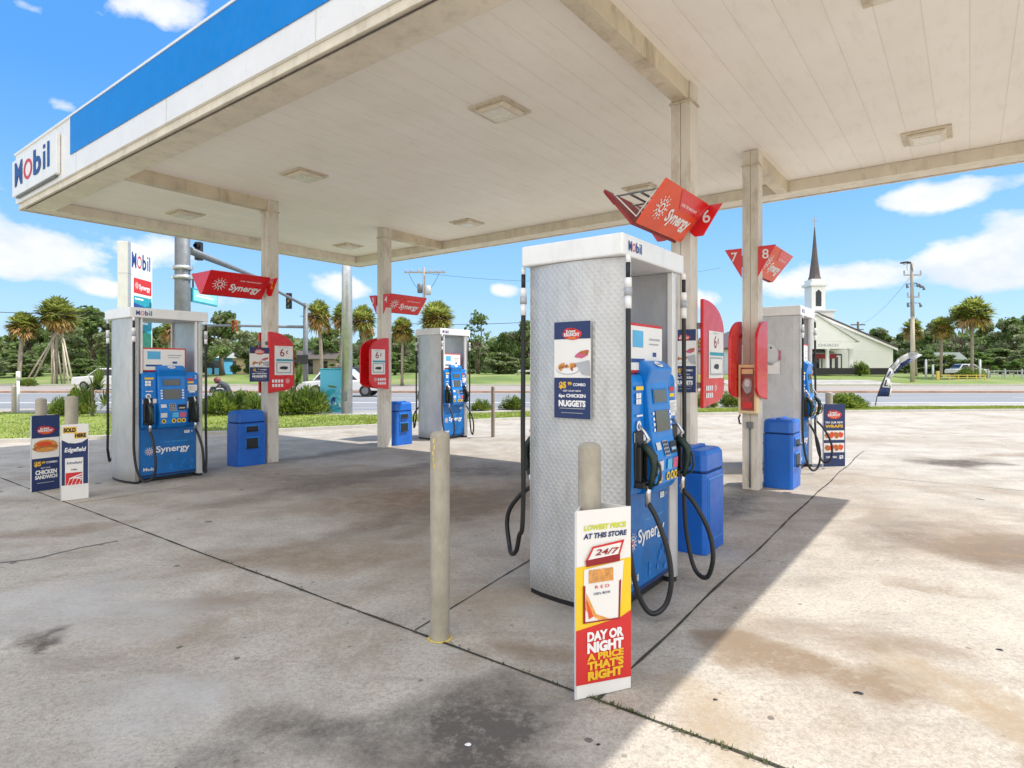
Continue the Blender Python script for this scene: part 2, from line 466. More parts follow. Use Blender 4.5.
class Panel:
    """flat print: origin o, u to the reader's right, v up; layers stand 1.5 mm proud of each other"""
    def __init__(s, mb, o, u, v, step=0.0015, lift=0.0):
        s.mb = mb; s.o = Vector(o); s.u = Vector(u).normalized(); s.v = Vector(v).normalized()
        s.n = s.u.cross(s.v).normalized(); s.step = step; s.lift = lift
    def P(s, a, b, L): return s.o + s.u * a + s.v * b + s.n * (s.lift + s.step * L)
    def poly(s, pts, mt, L=1):
        ar = sum(pts[i][0] * pts[(i + 1) % len(pts)][1] - pts[(i + 1) % len(pts)][0] * pts[i][1] for i in range(len(pts)))
        if ar < 0: pts = pts[::-1]
        s.mb.add([s.P(a, b, L) for a, b in pts], [tuple(range(len(pts)))], mt)
    def rect(s, a0, b0, a1, b1, mt, L=1): s.poly([(a0, b0), (a1, b0), (a1, b1), (a0, b1)], mt, L)
    def ell(s, ca, cb, ra, rb, mt, L=1, n=18, rot=0.0, wob=0.0, seed=1):
        rnd = random.Random(seed)
        pts = []
        for k in range(n):
            q = 2 * math.pi * k / n; w = 1 + wob * (rnd.random() - 0.5)
            x, y = ra * math.cos(q) * w, rb * math.sin(q) * w
            pts.append((ca + x * math.cos(rot) - y * math.sin(rot), cb + x * math.sin(rot) + y * math.cos(rot)))
        s.poly(pts, mt, L)
    def ring(s, ca, cb, r0, r1, mt, L=1, n=20, asp=1.0):
        vs = []; fs = []
        for k in range(n):
            q = 2 * math.pi * k / n
            for r in (r0, r1): vs.append(s.P(ca + r * math.cos(q) * asp, cb + r * math.sin(q), L))
        for k in range(n):
            a = 2 * k; b = 2 * ((k + 1) % n)
            fs.append((a, a + 1, b + 1, b))
        s.mb.add(vs, fs, mt)
    def text(s, txt, ca, cb, h, mt, L=2, w=None, bold=0.02, slant=0.0, rot=0.0, align='c', cap=0.70):
        """h = capital height; w = width to fit"""
        vs, fs, x0, x1, y0, y1 = text_shape(txt, bold)
        if not vs: return
        k = h / cap
        kx = k if w is None else w / (x1 - x0)
        off = {'c': (x0 + x1) / 2, 'l': x0, 'r': x1}[align]
        out = []
        for x, y in vs:
            a = (x - off) * kx + slant * y * k; b = y * k - h / 2
            if rot: a, b = a * math.cos(rot) - b * math.sin(rot), a * math.sin(rot) + b * math.cos(rot)
            out.append(s.P(ca + a, cb + b, L))
        s.mb.add(out, fs, mt)
    def emblem(s, ca, cb, r, mt, L=2):
        """spark ring: small ring, broken outer ring and short rays"""
        s.ring(ca, cb, r * 0.26, r * 0.40, mt, L, 16)
        for k in range(12):
            q = 2 * math.pi * k / 12
            for ra, rb, w in ((0.52, 0.74, 0.085), (0.82, 1.0, 0.045)):
                c, d = math.cos(q), math.sin(q)
                pts = [(ca + r * (ra * c - w * d), cb + r * (ra * d + w * c)), (ca + r * (ra * c + w * d), cb + r * (ra * d - w * c)),
                       (ca + r * (rb * c + w * d), cb + r * (rb * d - w * c)), (ca + r * (rb * c - w * d), cb + r * (rb * d + w * c))]
                s.poly(pts, mt, L)

def tag(o, label=None, cat=None, group=None, kind=None):
    if label: o['label'] = label
    if cat: o['category'] = cat
    if group: o['group'] = group
    if kind: o['kind'] = kind
    return o

def thing(name, loc, rz, label, cat, group=None):
    o = bpy.data.objects.new(name, None)
    o.empty_display_size = 0.2
    COL.objects.link(o)
    o.location = loc; o.rotation_euler = (0, 0, rz)
    return tag(o, label, cat, group)

def site(name, X, Y, label, cat, group=None, drz=0.0):
    """a thing standing on the forecourt; X, Y in forecourt axes (metres)"""
    return thing(name, gr(X, Y), TH + drz, label, cat, group)

def copy_tree(o, parent=None):
    c = o.copy(); COL.objects.link(c)
    if parent: c.parent = parent
    for ch in list(o.children): copy_tree(ch, c)
    return c

def at(px, depth, py=None):
    """surveyed position: bearing px, distance depth; height from row py"""
    z = 0.0 if py is None else EYE + (HZ - py) / FPX * depth
    return Vector(((px - 512) / FPX * depth, depth, z))
def gpt(px, py):
    """where a ground mark seen at (px,py) lies"""
    d = EYE * FPX / (py - HZ)
    return Vector(((px - 512) / FPX * d, d, 0))

# ------------------------------------------------------------------ ground
def gz(x, y):
    t = min(1.0, max(0.0, (y - 58.0) / 24.0))
    return 0.95 * t * t * (3 - 2 * t)

def grid_sheet(name, xs, ys, mt, zf):
    v = [(x, y, zf(x, y)) for y in ys for x in xs]
    n = len(xs)
    f = [(j * n + i, j * n + i + 1, (j + 1) * n + i + 1, (j + 1) * n + i) for j in range(len(ys) - 1) for i in range(n - 1)]
    mb = MB(); mb.add(v, f, mt, True)
    return tag(mb.build(name), kind='structure')

def terrain_mat():
    m, t, b = base_mat('far_ground')
    tc = t.new('ShaderNodeTexCoord').outputs['Object']
    n = t.noise(tc, 0.12, 6, 0.6)
    f = t.noise(tc, 3.0, 5, 0.7)
    c = t.ramp(n, [(0.35, (0.12, 0.18, 0.035)), (0.5, (0.18, 0.26, 0.05)), (0.66, (0.32, 0.30, 0.14))])
    c = t.mix(t.math('MULTIPLY', f, 0.5), c, (0.09, 0.12, 0.03))
    t.l.new(c, b.inputs['Base Color']); b.inputs['Roughness'].default_value = 0.95
    return m
xs = [-1500, -600, -250] + list(range(-150, 151, 15)) + [250, 600, 1500]
ys = [-300, -80, 0, 30] + [50 + 3 * i for i in range(14)] + [100, 150, 300, 700, 2500]
grid_sheet('terrain', xs, ys, terrain_mat(), lambda x, y: gz(x, y) - 0.02)

LOT = [(-60, -4), (-30, 4.6), (-20, 9.0), (-14, 11.6), (-10.9, 12.9), (-5.4, 15.4), (-0.9, 18.4), (4, 20.4), (12.5, 22.3), (19.4, 23.0), (40, 23.7), (90, 24.2)]
VERGE = [(-60, 12), (-40, 17.8), (-28, 20.2), (-18, 21.2), (-8, 20.1), (-3.6, 20.0), (0, 21.5), (10, 24.0), (21, 25.1), (40, 25.8), (90, 26.5)]
def interp(line, x):
    for (x0, y0), (x1, y1) in zip(line, line[1:]):
        if x0 <= x <= x1: return y0 + (y1 - y0) * (x - x0) / (x1 - x0)
    return line[0][1] if x < line[0][0] else line[-1][1]

def concrete_mat(name, base, stains, brown=0.35, under=True):
    m, t, b = base_mat(name)
    tc = t.new('ShaderNodeTexCoord').outputs['Object']
    big = t.noise(tc, 0.35, 6, 0.62, 0.4)
    mid = t.noise(tc, 1.9, 7, 0.68)
    fine = t.noise(tc, 95, 4, 0.7)
    grit = t.noise(tc, 170, 2, 0.6)
    dk = tuple(c * 0.74 for c in base); lt = tuple(min(1, c * 1.18) for c in base)
    c = t.ramp(mid, [(0.30, dk), (0.55, base), (0.75, lt)])
    c = t.mix(t.ramp(big, [(0.46, 0.0), (0.66, brown)]), c, (0.30, 0.22, 0.14))
    streak = t.noise(t.mapping(tc, scale=(0.5, 2.6, 1), rot=(0, 0, TH + 1.2)), 1.0, 8, 0.74)
    c = t.mix(t.ramp(streak, [(0.52, 0.0), (0.68, 0.40)]), c, (0.20, 0.17, 0.14))
    c = t.mix(t.ramp(fine, [(0.36, 0.40), (0.54, 0.0)]), c, (0.17, 0.15, 0.12))
    grain = t.noise(tc, 34, 6, 0.78)
    c = t.mix(t.ramp(grain, [(0.38, 0.48), (0.54, 0.0)]), c, (0.20, 0.17, 0.14))
    patch = t.noise(tc, 0.9, 8, 0.75, 0.6)
    c = t.mix(t.ramp(patch, [(0.48, 0.0), (0.64, 0.45)]), c, (0.24, 0.175, 0.11))
    # oil spots and gum
    vo = t.new('ShaderNodeTexVoronoi', feature='F1'); t.l.new(tc, vo.inputs['Vector']); vo.inputs['Scale'].default_value = 2.3
    vo.inputs['Randomness'].default_value = 1.0
    d = t.math('ADD', vo.outputs['Distance'], t.math('MULTIPLY', t.math('SUBTRACT', t.noise(tc, 14, 4), 0.5), 0.09))
    sep = t.new('ShaderNodeSeparateColor'); t.l.new(vo.outputs['Color'], sep.inputs[0])
    rad = t.math('MULTIPLY', t.math('POWER', sep.outputs[0], 3.0), 0.13)
    spot = t.math('LESS_THAN', d, rad)
    c = t.mix(t.math('MULTIPLY', spot, 0.75), c, (0.07, 0.065, 0.06))
    v2 = t.new('ShaderNodeTexVoronoi', feature='F1'); t.l.new(tc, v2.inputs['Vector']); v2.inputs['Scale'].default_value = 11
    s2 = t.new('ShaderNodeSeparateColor'); t.l.new(v2.outputs['Color'], s2.inputs[0])
    sp2 = t.math('LESS_THAN', t.math('ADD', v2.outputs['Distance'], t.math('MULTIPLY', t.math('SUBTRACT', t.noise(tc, 60, 2), 0.5), 0.1)), t.math('MULTIPLY', t.math('POWER', s2.outputs[0], 5.0), 0.16))
    c = t.mix(t.math('MULTIPLY', sp2, 0.6), c, (0.12, 0.10, 0.08))
    # mapped stains
    wob = t.new('ShaderNodeTexNoise'); t.l.new(tc, wob.inputs['Vector']); wob.inputs['Scale'].default_value = 1.3; wob.inputs['Detail'].default_value = 6
    wv = t.vmath('SUBTRACT', wob.outputs['Color'], (0.5, 0.5, 0.5))
    p = t.vmath('ADD', tc, t.vmath('MULTIPLY', wv, (1.3, 1.3, 0)))
    mott = t.math('ADD', t.math('MULTIPLY', t.noise(tc, 6, 7, 0.75), 0.55), t.math('MULTIPLY', t.noise(tc, 30, 6, 0.8), 0.45))
    for (px, py, rx, ry, rot, colr, a) in stains:
        g = gpt(px, py) if py > 0 else gr(px * EYE, -py * EYE)
        q = t.vmath('SUBTRACT', p, (g.x, g.y, 0))
        q = t.mapping(q, rot=(0, 0, -rot))
        q = t.vmath('MULTIPLY', q, (1 / rx, 1 / ry, 0))
        ln = t.new('ShaderNodeVectorMath', operation='LENGTH'); t.l.new(q, ln.inputs[0])
        f = t.ramp(ln.outputs['Value'], [(0.30, a), (0.65, a * 0.55), (1.0, 0.0)])
        f = t.math('MULTIPLY', f, t.math('MULTIPLY', t.math('SUBTRACT', t.math('MULTIPLY', mott, 4.2), 1.15), 1.15), clamp=True)
        c = t.mix(f, c, colr)
    t.l.new(c, b.inputs['Base Color'])
    t.l.new(t.ramp(mid, [(0.3, 0.78), (0.7, 0.94)]), b.inputs['Roughness'])
    bn = t.new('ShaderNodeBump'); bn.inputs['Strength'].default_value = 0.35; bn.inputs['Distance'].default_value = 0.004
    t.l.new(t.math('ADD', t.math('MULTIPLY', fine, 0.7), t.math('MULTIPLY', grit, 0.6)), bn.inputs['Height'])
    t.l.new(bn.outputs[0], b.inputs['Normal'])
    return m
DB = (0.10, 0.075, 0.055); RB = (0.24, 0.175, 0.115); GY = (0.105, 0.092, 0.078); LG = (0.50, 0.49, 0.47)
STAINS = [(1005, 552, 0.85, 0.55, 0.3, DB, 1.0), (985, 545, 1.2, 0.8, 0.2, RB, 0.7), (955, 463, 0.9, 0.6, 0.0, DB, 1.0), (790, 655, 0.55, 0.26, -0.5, RB, 0.95), (742, 640, 0.30, 0.2, 0, RB, 0.8),
          (905, 640, 0.55, 0.22, -0.4, RB, 0.6), (1003, 755, 0.22, 0.14, 0, RB, 0.9), (930, 585, 0.5, 0.15, -0.4, RB, 0.5), (870, 440, 1.0, 0.5, 0, RB, 0.5),
          (470, 735, 0.55, 0.40, 0.2, GY, 0.95), (330, 720, 0.55, 0.22, 0.3, GY, 0.6), (520, 660, 0.5, 0.2, 0.2, RB, 0.6), (440, 500, 1.9, 1.5, 0.2, (0.22, 0.15, 0.09), 0.85), (330, 560, 1.4, 0.5, 0.1, (0.25, 0.18, 0.11), 0.6), (500, 600, 0.7, 0.5, 0.1, (0.28, 0.22, 0.15), 0.5),
          (330, 480, 2.0, 1.3, 0.0, (0.20, 0.16, 0.12), 0.7), (490, 470, 1.2, 1.0, 0, DB, 0.55), (190, 610, 0.6, 0.2, 0.3, RB, 0.7), (60, 530, 0.8, 0.25, 0.5, RB, 0.55), (20, 645, 0.2, 0.08, 0, DB, 0.8),
          (100, 620, 0.9, 0.35, 0.2, LG, 0.5), (200, 690, 0.7, 0.3, 0.2, LG, 0.45), (560, 610, 0.5, 0.3, 0, LG, 0.4), (30, 600, 0.9, 0.4, 0.2, LG, 0.5),
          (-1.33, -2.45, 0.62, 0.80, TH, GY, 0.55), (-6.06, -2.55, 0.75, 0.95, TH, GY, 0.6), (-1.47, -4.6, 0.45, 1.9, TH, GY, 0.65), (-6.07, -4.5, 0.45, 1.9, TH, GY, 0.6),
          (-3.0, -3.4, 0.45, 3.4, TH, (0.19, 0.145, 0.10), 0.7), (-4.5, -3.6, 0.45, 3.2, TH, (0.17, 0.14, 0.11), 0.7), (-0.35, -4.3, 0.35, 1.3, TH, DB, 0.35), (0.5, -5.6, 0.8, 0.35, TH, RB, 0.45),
          (1010, 455, 1.2, 0.3, 0.2, RB, 0.6), (880, 520, 0.9, 0.18, 0.5, (0.30, 0.25, 0.19), 0.7), (940, 690, 0.35, 0.6, 0.2, (0.33, 0.25, 0.16), 0.7), (720, 710, 0.3, 0.5, 0.2, (0.35, 0.27, 0.18), 0.6),
          (0.9, -2.2, 0.9, 1.6, TH, (0.38, 0.32, 0.24), 0.6)]
CONC = concrete_mat('lot_concrete', (0.535, 0.49, 0.42), STAINS, 0.42)
mb = MB()
N = len(LOT)
xsl = sorted(set([p[0] for p in LOT] + [x * 2.0 for x in range(-29, 45)]))
v = []; f = []
for x in xsl:
    v += [(x, -60, 0.0), (x, interp(LOT, x), 0.0)]
f = [(2 * i, 2 * i + 2, 2 * i + 3, 2 * i + 1) for i in range(len(xsl) - 1)]
mb.add(v, f, CONC)
tag(mb.build('forecourt'), kind='structure')

def strip(name, lineA, lineB, z, mt, x0=-60, x1=90, step=2.0, za=None):
    mb = MB(); v = []; x = x0; k = 0
    while x <= x1:
        a = lineA(x); b = lineB(x)
        v += [(x, a, z if za is None else za), (x, b, z)]; x += step; k += 1
    mb.add(v, [(2 * i, 2 * i + 2, 2 * i + 3, 2 * i + 1) for i in range(k - 1)], mt)
    return tag(mb.build(name), kind='structure')
def kerb(name, line, w, h, mt=None, x0=-60, x1=90, step=2.0, z0=-0.05):
    mb = MB(); v = []; k = 0; x = x0
    while x <= x1:
        y = line(x)
        v += [(x, y, z0), (x, y + 0.015, h), (x, y + w, h), (x, y + w, z0)]; x += step; k += 1
    f = []
    for i in range(k - 1):
        a, b = 4 * i, 4 * i + 4
        f += [(a, b, b + 1, a + 1), (a + 1, b + 1, b + 2, a + 2), (a + 2, b + 2, b + 3, a + 3)]
    mb.add(v, f, mt or KERB)
    return tag(mb.build(name), kind='structure')

lotl = lambda x: interp(LOT, x)
ver = lambda x: interp(VERGE, x)
GRASSM = mat('verge_ground', (0.20, 0.25, 0.05), 0.95, var=0.4, scale=1.2, bump=0.8, bscale=30)
kerb('lot_kerb', lambda x: lotl(x) - 0.14, 0.16, 0.08)
strip('grass_verge', lambda x: lotl(x) + 0.02, ver, 0.07, GRASSM)
SIDE = concrete_mat('sidewalk_concrete', (0.46, 0.45, 0.42), [], 0.15)
strip('sidewalk', ver, lambda x: ver(x) + 1.6, 0.074, SIDE)
kerb('road_kerb', lambda x: ver(x) + 1.6, 0.18, 0.085)

def road_mat(name, col, tint):
    m, t, b = base_mat(name)
    tc = t.new('ShaderNodeTexCoord').outputs['Object']
    n = t.noise(t.mapping(tc, scale=(0.12, 1.4, 1)), 0.9, 6, 0.62)
    f = t.noise(tc, 20, 3)
    c = t.ramp(n, [(0.3, tuple(k * 0.72 for k in col)), (0.55, col), (0.75, tint)])
    c = t.mix(t.math('MULTIPLY', f, 0.25), c, (0.08, 0.08, 0.08))
    t.l.new(c, b.inputs['Base Color']); b.inputs['Roughness'].default_value = 0.85
    return m
ASPH = road_mat('road_asphalt', (0.25, 0.26, 0.275), (0.36, 0.355, 0.345))
ASPH2 = road_mat('far_road_asphalt', (0.36, 0.31, 0.28), (0.45, 0.40, 0.36))
strip('road', lambda x: ver(x) + 1.72, lambda x: 41.0, -0.008, ASPH, -150, 190, 5)
strip('far_road', lambda x: 42.1, lambda x: 60.0, -0.004, ASPH2, -150, 190, 5)
MEDM = mat('median_brick', (0.40, 0.27, 0.20), 0.9, var=0.3, scale=1)
kerb('median', lambda x: 41.0, 1.1, 0.13, MEDM, -150, 190, 5)
kerb('far_kerb', lambda x: 60.0, 0.9, 0.14, KERB, -150, 190, 5)
PAINT = mat('road_paint', (0.72, 0.72, 0.70), 0.7, var=0.12, scale=2)
strip('road_edge_line', lambda x: 28.6, lambda x: 28.95, 0.0, PAINT, -150, 190, 5)
strip('road_lane_line', lambda x: 39.8, lambda x: 40.0, 0.0, PAINT, -150, 190, 5)
strip('far_road_lane_line', lambda x: 50.5, lambda x: 50.75, 0.004, PAINT, -150, 190, 5)
for k in range(16):
    mb = MB(); x = -80 + k * 12
    mb.add([(x, 33.8, 0.0), (x + 3, 33.8, 0.0), (x + 3, 33.98, 0.0), (x, 33.98, 0.0)], [(0, 1, 2, 3)], PAINT)
    tag(mb.build('road_dash'), kind='structure')
# driveway apron across the road in front of the church
strip('church_drive', lambda x: 61.5, lambda x: 68.0, 0.45, SIDE, 22, 40, 3, za=0.10)

# joints in the concrete (thin dirty sealant lines with a wander)
JOINT = mat('joint_dirt', (0.045, 0.040, 0.030), 0.95, var=0.4, scale=9)
JFINT = mat('joint_faint', (0.16, 0.14, 0.115), 0.95, var=0.3, scale=9)
def joint(name, a, b, w, mt=JOINT, seed=0, wander=0.012):
    """a,b in forecourt axes"""
    rnd = random.Random(seed)
    a = gr(*a); b = gr(*b); L = (b - a).length; n = int(L / 0.12) + 1
    d = (b - a).normalized(); q = Vector((-d.y, d.x, 0)); v = []
    for i in range(n + 1):
        p = a + (b - a) * (i / n) + q * (wander * (mnoise.noise(Vector((i * 0.13, seed * 3.3, 0)))))
        ww = w * (0.35 + 0.65 * rnd.random()) / 2
        v += [(p + q * ww + Vector((0, 0, 0.004)))[:], (p - q * ww + Vector((0, 0, 0.004)))[:]]
    mb = MB(); mb.add(v, [(2 * i + 1, 2 * i + 3, 2 * i + 2, 2 * i) for i in range(n)], mt)
    return tag(mb.build(name), kind='structure')
U = EYE
joint('expansion_joint', (-16 * U, 1.62 * U), (6 * U, 1.62 * U), 0.022, seed=1)
joint('expansion_joint', (-0.91 * U, 1.63 * U), (-1.05 * U, 8.6 * U), 0.022, seed=2, wander=0.03)
joint('expansion_joint', (-1.70 * U, 1.63 * U), (-1.87 * U, 2.75 * U), 0.015, seed=3)
joint('expansion_joint', (-1.0 * U, 6.56 * U), (5.5 * U, 6.5 * U), 0.018, JFINT, seed=4)
joint('expansion_joint', (-5.35 * U, 1.64 * U), (-5.35 * U, 2.5 * U), 0.015, seed=5)
joint('expansion_joint', (-6.8 * U, 8.3 * U), (8 * U, 8.3 * U), 0.018, JFINT, seed=6)
joint('expansion_joint', (2.0 * U, 1.63 * U), (2.0 * U, 13 * U), 0.012, JFINT, seed=7)
def crack(pts, w, seed, mt=JOINT):
    rnd = random.Random(seed); P = [gpt(*p) for p in pts]; v = []
    out = []
    for a, b in zip(P, P[1:]):
        n = max(2, int((b - a).length / 0.07))
        for i in range(n): out.append(a + (b - a) * (i / n))
    out.append(P[-1])
    for i, p in enumerate(out):
        d = (out[min(i + 1, len(out) - 1)] - out[max(0, i - 1)]).normalized(); q = Vector((-d.y, d.x, 0))
        p = p + q * mnoise.noise(Vector((i * 0.4, seed, 0))) * 0.02
        ww = w * (0.2 + 0.8 * abs(mnoise.noise(Vector((i * 0.25, seed * 7, 0)))) * 2) / 2
        v += [(p + q * ww + Vector((0, 0, 0.004)))[:], (p - q * ww + Vector((0, 0, 0.004)))[:]]
    mb = MB(); mb.add(v, [(2 * i + 1, 2 * i + 3, 2 * i + 2, 2 * i) for i in range(len(out) - 1)], mt)
    return tag(mb.build('concrete_crack'), kind='structure')
TAR = mat('tar_smear', (0.17, 0.165, 0.16), 0.85, var=0.3)
crack([(-20, 566), (40, 558), (80, 548), (118, 541)], 0.07, 1, TAR)

# weeds rooted in the joint
def weeds():
    rnd = random.Random(3); mb = MB()
    for i in range(300):
        Xs = -0.95 * U + rnd.random() ** 1.3 * 1.15 * U if rnd.random() < 0.7 else -3.4 * U + rnd.random() * 2.6 * U
        p = gr(Xs, 1.62 * U + rnd.gauss(0, 0.010), 0.004)
        for k in range(3):
            q = rnd.random() * 6.28; l = 0.006 + rnd.random() * 0.011; s = 0.003
            tip = p + Vector((math.cos(q) * l, math.sin(q) * l, 0.004 + rnd.random() * 0.012))
            sd_ = Vector((-math.sin(q), math.cos(q), 0)) * s
            mb.add([p - sd_, p + sd_, tip], [(0, 1, 2)], WEEDL)
    return tag(mb.build('joint_weeds'), 'small green weeds growing along the concrete joint beside the tall sign sleeve', 'weeds', kind='stuff')
weeds()

def grass():
    rnd = random.Random(5); mb = MB(); vs = []; fs = []
    for i in range(52000):
        x = rnd.uniform(-24, 30)
        a, b = lotl(x) + 0.03, ver(x)
        y = a + (b - a) * rnd.random() ** 1.25
        if abs(x) > y * 0.9 + 1: continue
        h = (0.02 + 0.035 * rnd.random()) * (0.7 + 0.7 * mnoise.noise(Vector((x * 0.7, y * 0.7, 0))) + 0.3)
        q = rnd.random() * 6.28; w = 0.012 + 0.012 * rnd.random()
        dx, dy = math.cos(q), math.sin(q); o = len(vs)
        vs += [(x - dx * w, y - dy * w, 0.065), (x + dx * w, y + dy * w, 0.065), (x + rnd.gauss(0, 0.03), y + rnd.gauss(0, 0.03), 0.07 + h)]
        fs.append((o, o + 1, o + 2))
    mb.add(vs, fs, GRASSL)
    return tag(mb.build('verge_grass'), 'short bright green grass along the road side of the forecourt', 'grass', kind='stuff')
grass()
def litter():
    rnd = random.Random(11)
    for (px, py, r, mt) in [(468, 745, 0.016, PAPER), (858, 693, 0.022, BLACK), (598, 745, 0.011, BLACK), (597, 668, 0.010, BLACK), (715, 700, 0.012, BLACK), (1000, 650, 0.018, BLACK)]:
        mb = MB(); g = gpt(px, py); n = 9; v = []
        for k in range(n):
            q = 6.283 * k / n; rr = r * rnd.uniform(0.6, 1.2); v.append((g.x + rr * math.cos(q), g.y + rr * math.sin(q) * 0.8, 0.002))
        v.append((g.x, g.y, 0.008)); mb.add(v, [(k, (k + 1) % n, n) for k in range(n)], mt, True)
        lab = {PAPER.name: 'tiny scrap of white paper litter on the dark stained concrete'}.get(mt.name, 'small dark gum lump on the concrete ' + {858: 'in the middle of the rust stain', 598: 'below the foot of the cigarette sleeve', 597: 'left of the cigarette sleeve foot', 715: 'in the sun right of the shadow edge', 1000: 'at the far right in the sun'}.get(px, ''))
        o = mb.build('litter_scrap' if mt is PAPER else 'gum_lump'); tag(o, lab, 'litter', None if mt is PAPER else 'gum lumps on the concrete')
litter()

# ------------------------------------------------------------------ canopy
CX0, CX1, CY0, CY1 = -8.22 * U, 0.74 * U, 1.99 * U, 6.60 * U
ZT, ZC, ZF, ZTOP = 4.21, 4.40, 4.325, 5.13
ccx, ccy = (CX0 + CX1) / 2, (CY0 + CY1) / 2
can = site('canopy', ccx, ccy, 'large flat white canopy with blue fascia band sheltering the fuel pumps', 'canopy')
x0, x1, y0, y1 = CX0 - ccx, CX1 - ccx, CY0 - ccy, CY1 - ccy
mb = MB()
mb.add([(x0 + .3, y0 + .3, ZC), (x1 - .3, y0 + .3, ZC), (x1 - .3, y1 - .3, ZC), (x0 + .3, y1 - .3, ZC)], [(3, 2, 1, 0)], SOFFIT)
mb.build('soffit', can)
mb = MB(); mb.bx(x0 + .1, x1 - .1, y0 + .1, y1 - .1, 5.0, 5.12, LIGHTG); mb.build('roof_deck', can)
def ring(mb, x0, x1, y0, y1, w, z0, z1, mt):
    mb.bx(x0, x1, y0, y0 + w, z0, z1, mt); mb.bx(x0, x1, y1 - w, y1, z0, z1, mt)
    mb.bx(x0, x0 + w, y0 + w, y1 - w, z0, z1, mt); mb.bx(x1 - w, x1, y0 + w, y1 - w, z0, z1, mt)
FASC = mat('fascia_white', (0.80, 0.80, 0.79), 0.35, var=0.03, dirt=0.06)
mb = MB(); ring(mb, x0, x1, y0, y1, 0.10, ZF, ZTOP, FASC)
# sheet seams and top cap
for i in range(1, 5):
    xx = x0 + (x1 - x0) * i / 5; mb.bx(xx - .006, xx + .006, y0 - .004, y0, ZF, 4.60, LIGHTG)
ring(mb, x0 - .02, x1 + .02, y0 - .02, y1 + .02, 0.14, ZTOP, ZTOP + .03, FASC)
mb.build('fascia', can)
mb = MB()
bx0 = -6.56 * U - ccx
mb.bx(bx0, x1 + .012, y0 - .012, y0 - .003, 4.60, ZTOP - .002, BAND)
mb.bx(x1 + .003, x1 + .012, y0 - .003, y1 + .012, 4.60, ZTOP - .002, BAND)
mb.build('blue_band', can)
mb = MB(); ring(mb, x0 + .035, x1 - .035, y0 + .035, y1 - .035, 0.07, ZT + .03, ZF - .002, TRIMC)
ring(mb, x0 + .02, x1 - .02, y0 + .02, y1 - .02, 0.03, ZT + .012, ZT + .028, TRIMC)
ring(mb, x0 + .105, x1 - .105, y0 + .105, y1 - .105, 0.32, ZT + .02, ZC - .003, TRIMC)
mb.build('soffit_trim', can, bevel=0.004, seg=1)
# solid dark strip drawn in place of an open gutter gap, near edge
mb = MB(); mb.bx(x0 + .3, x1 - .3, y0 + .060, y0 + .074, ZT + .004, ZT + .011, ROOFD)
mb.build('gutter_gap_strip', can)
COLS = {'A': (-6.09, 3.68), 'B': (-6.08, 5.29), 'C': (-1.48, 3.815), 'D': (-1.465, 5.305)}
for k, (X, Y) in COLS.items():
    X = X * U - ccx; Y = Y * U - ccy
    mb = MB()
    for s in (-1, 1):                      # two channels toe to toe leave a groove
        mb.bx(X + s * .003, X + s * .1, Y - .1, Y + .1, 0, ZC - .004, STEELW)
    mb.bx(X - .003, X + .003, Y - .092, Y + .092, 0, ZC - .004, BEAM)
    mb.bx(X - .115, X + .115, Y - .115, Y + .115, ZT - .01, ZT + .012, BEAM)
    c = mb.build('column', can, bevel=0.006, seg=2)
    c['label'] = {'A': 'white steel column beside the number 2 flag', 'B': 'white steel column farthest from the view', 'C': 'white steel column behind the nearest pump', 'D': 'white steel column carrying the extinguisher cabinet'}[k]
    mb = MB()
    if k in 'AC': mb.bx(X - .08, X + .08, y0 + .43, Y + .07, ZT + .014, ZC + .05, BEAM)
    else: mb.bx(X - .08, X + .08, Y - .07, y1 - .43, ZT + .014, ZC + .05, BEAM)
    mb.build('beam', can, bevel=0.004, seg=1)
# brand board on the near fascia
mb = MB()
lx0, lx1 = -8.19 * U - ccx, -6.82 * U - ccx
mb.bx(lx0, lx1, y0 - .06, y0 - .005, 4.41, 5.00, HEADER)
lb = mb.build('brand_board', can, bevel=0.01)
mb = MB(); P = Panel(mb, (lx0, y0 - .06, 4.41), (1, 0, 0), (0, 0, 1), lift=0.004)
W = lx1 - lx0
def mobil(P, ca, cb, h, w, L=2, b=0.03):
    """the five letters, red o"""
    P.text('M', ca - w * .375, cb, h, NAVYL, L, w=w * .235, bold=b)
    P.ring(ca - w * .095, cb - h * .07, h * .30, h * .43, REDP, L, 24, asp=w * 0.28 / h)
    P.text('b', ca + w * .17, cb + h * .02, h, NAVYL, L, w=w * .21, bold=b)
    P.rect(ca + w * .335, cb - h / 2, ca + w * .39, cb + h * .22, NAVYL, L); P.rect(ca + w * .335, cb + h * .34, ca + w * .39, cb + h * .5, NAVYL, L)
    P.rect(ca + w * .445, cb - h / 2, ca + w * .50, cb + h * .52, NAVYL, L)
mobil(P, W * .47, .34, .37, W * .80, 2)
mb.build('lettering', lb)
mb = MB()
mb.bx(lx0 + .12, lx1 - .12, y0 - .04, y0 - .01, 4.385, 4.408, GALVD)
mb.build('board_bracket', lb)

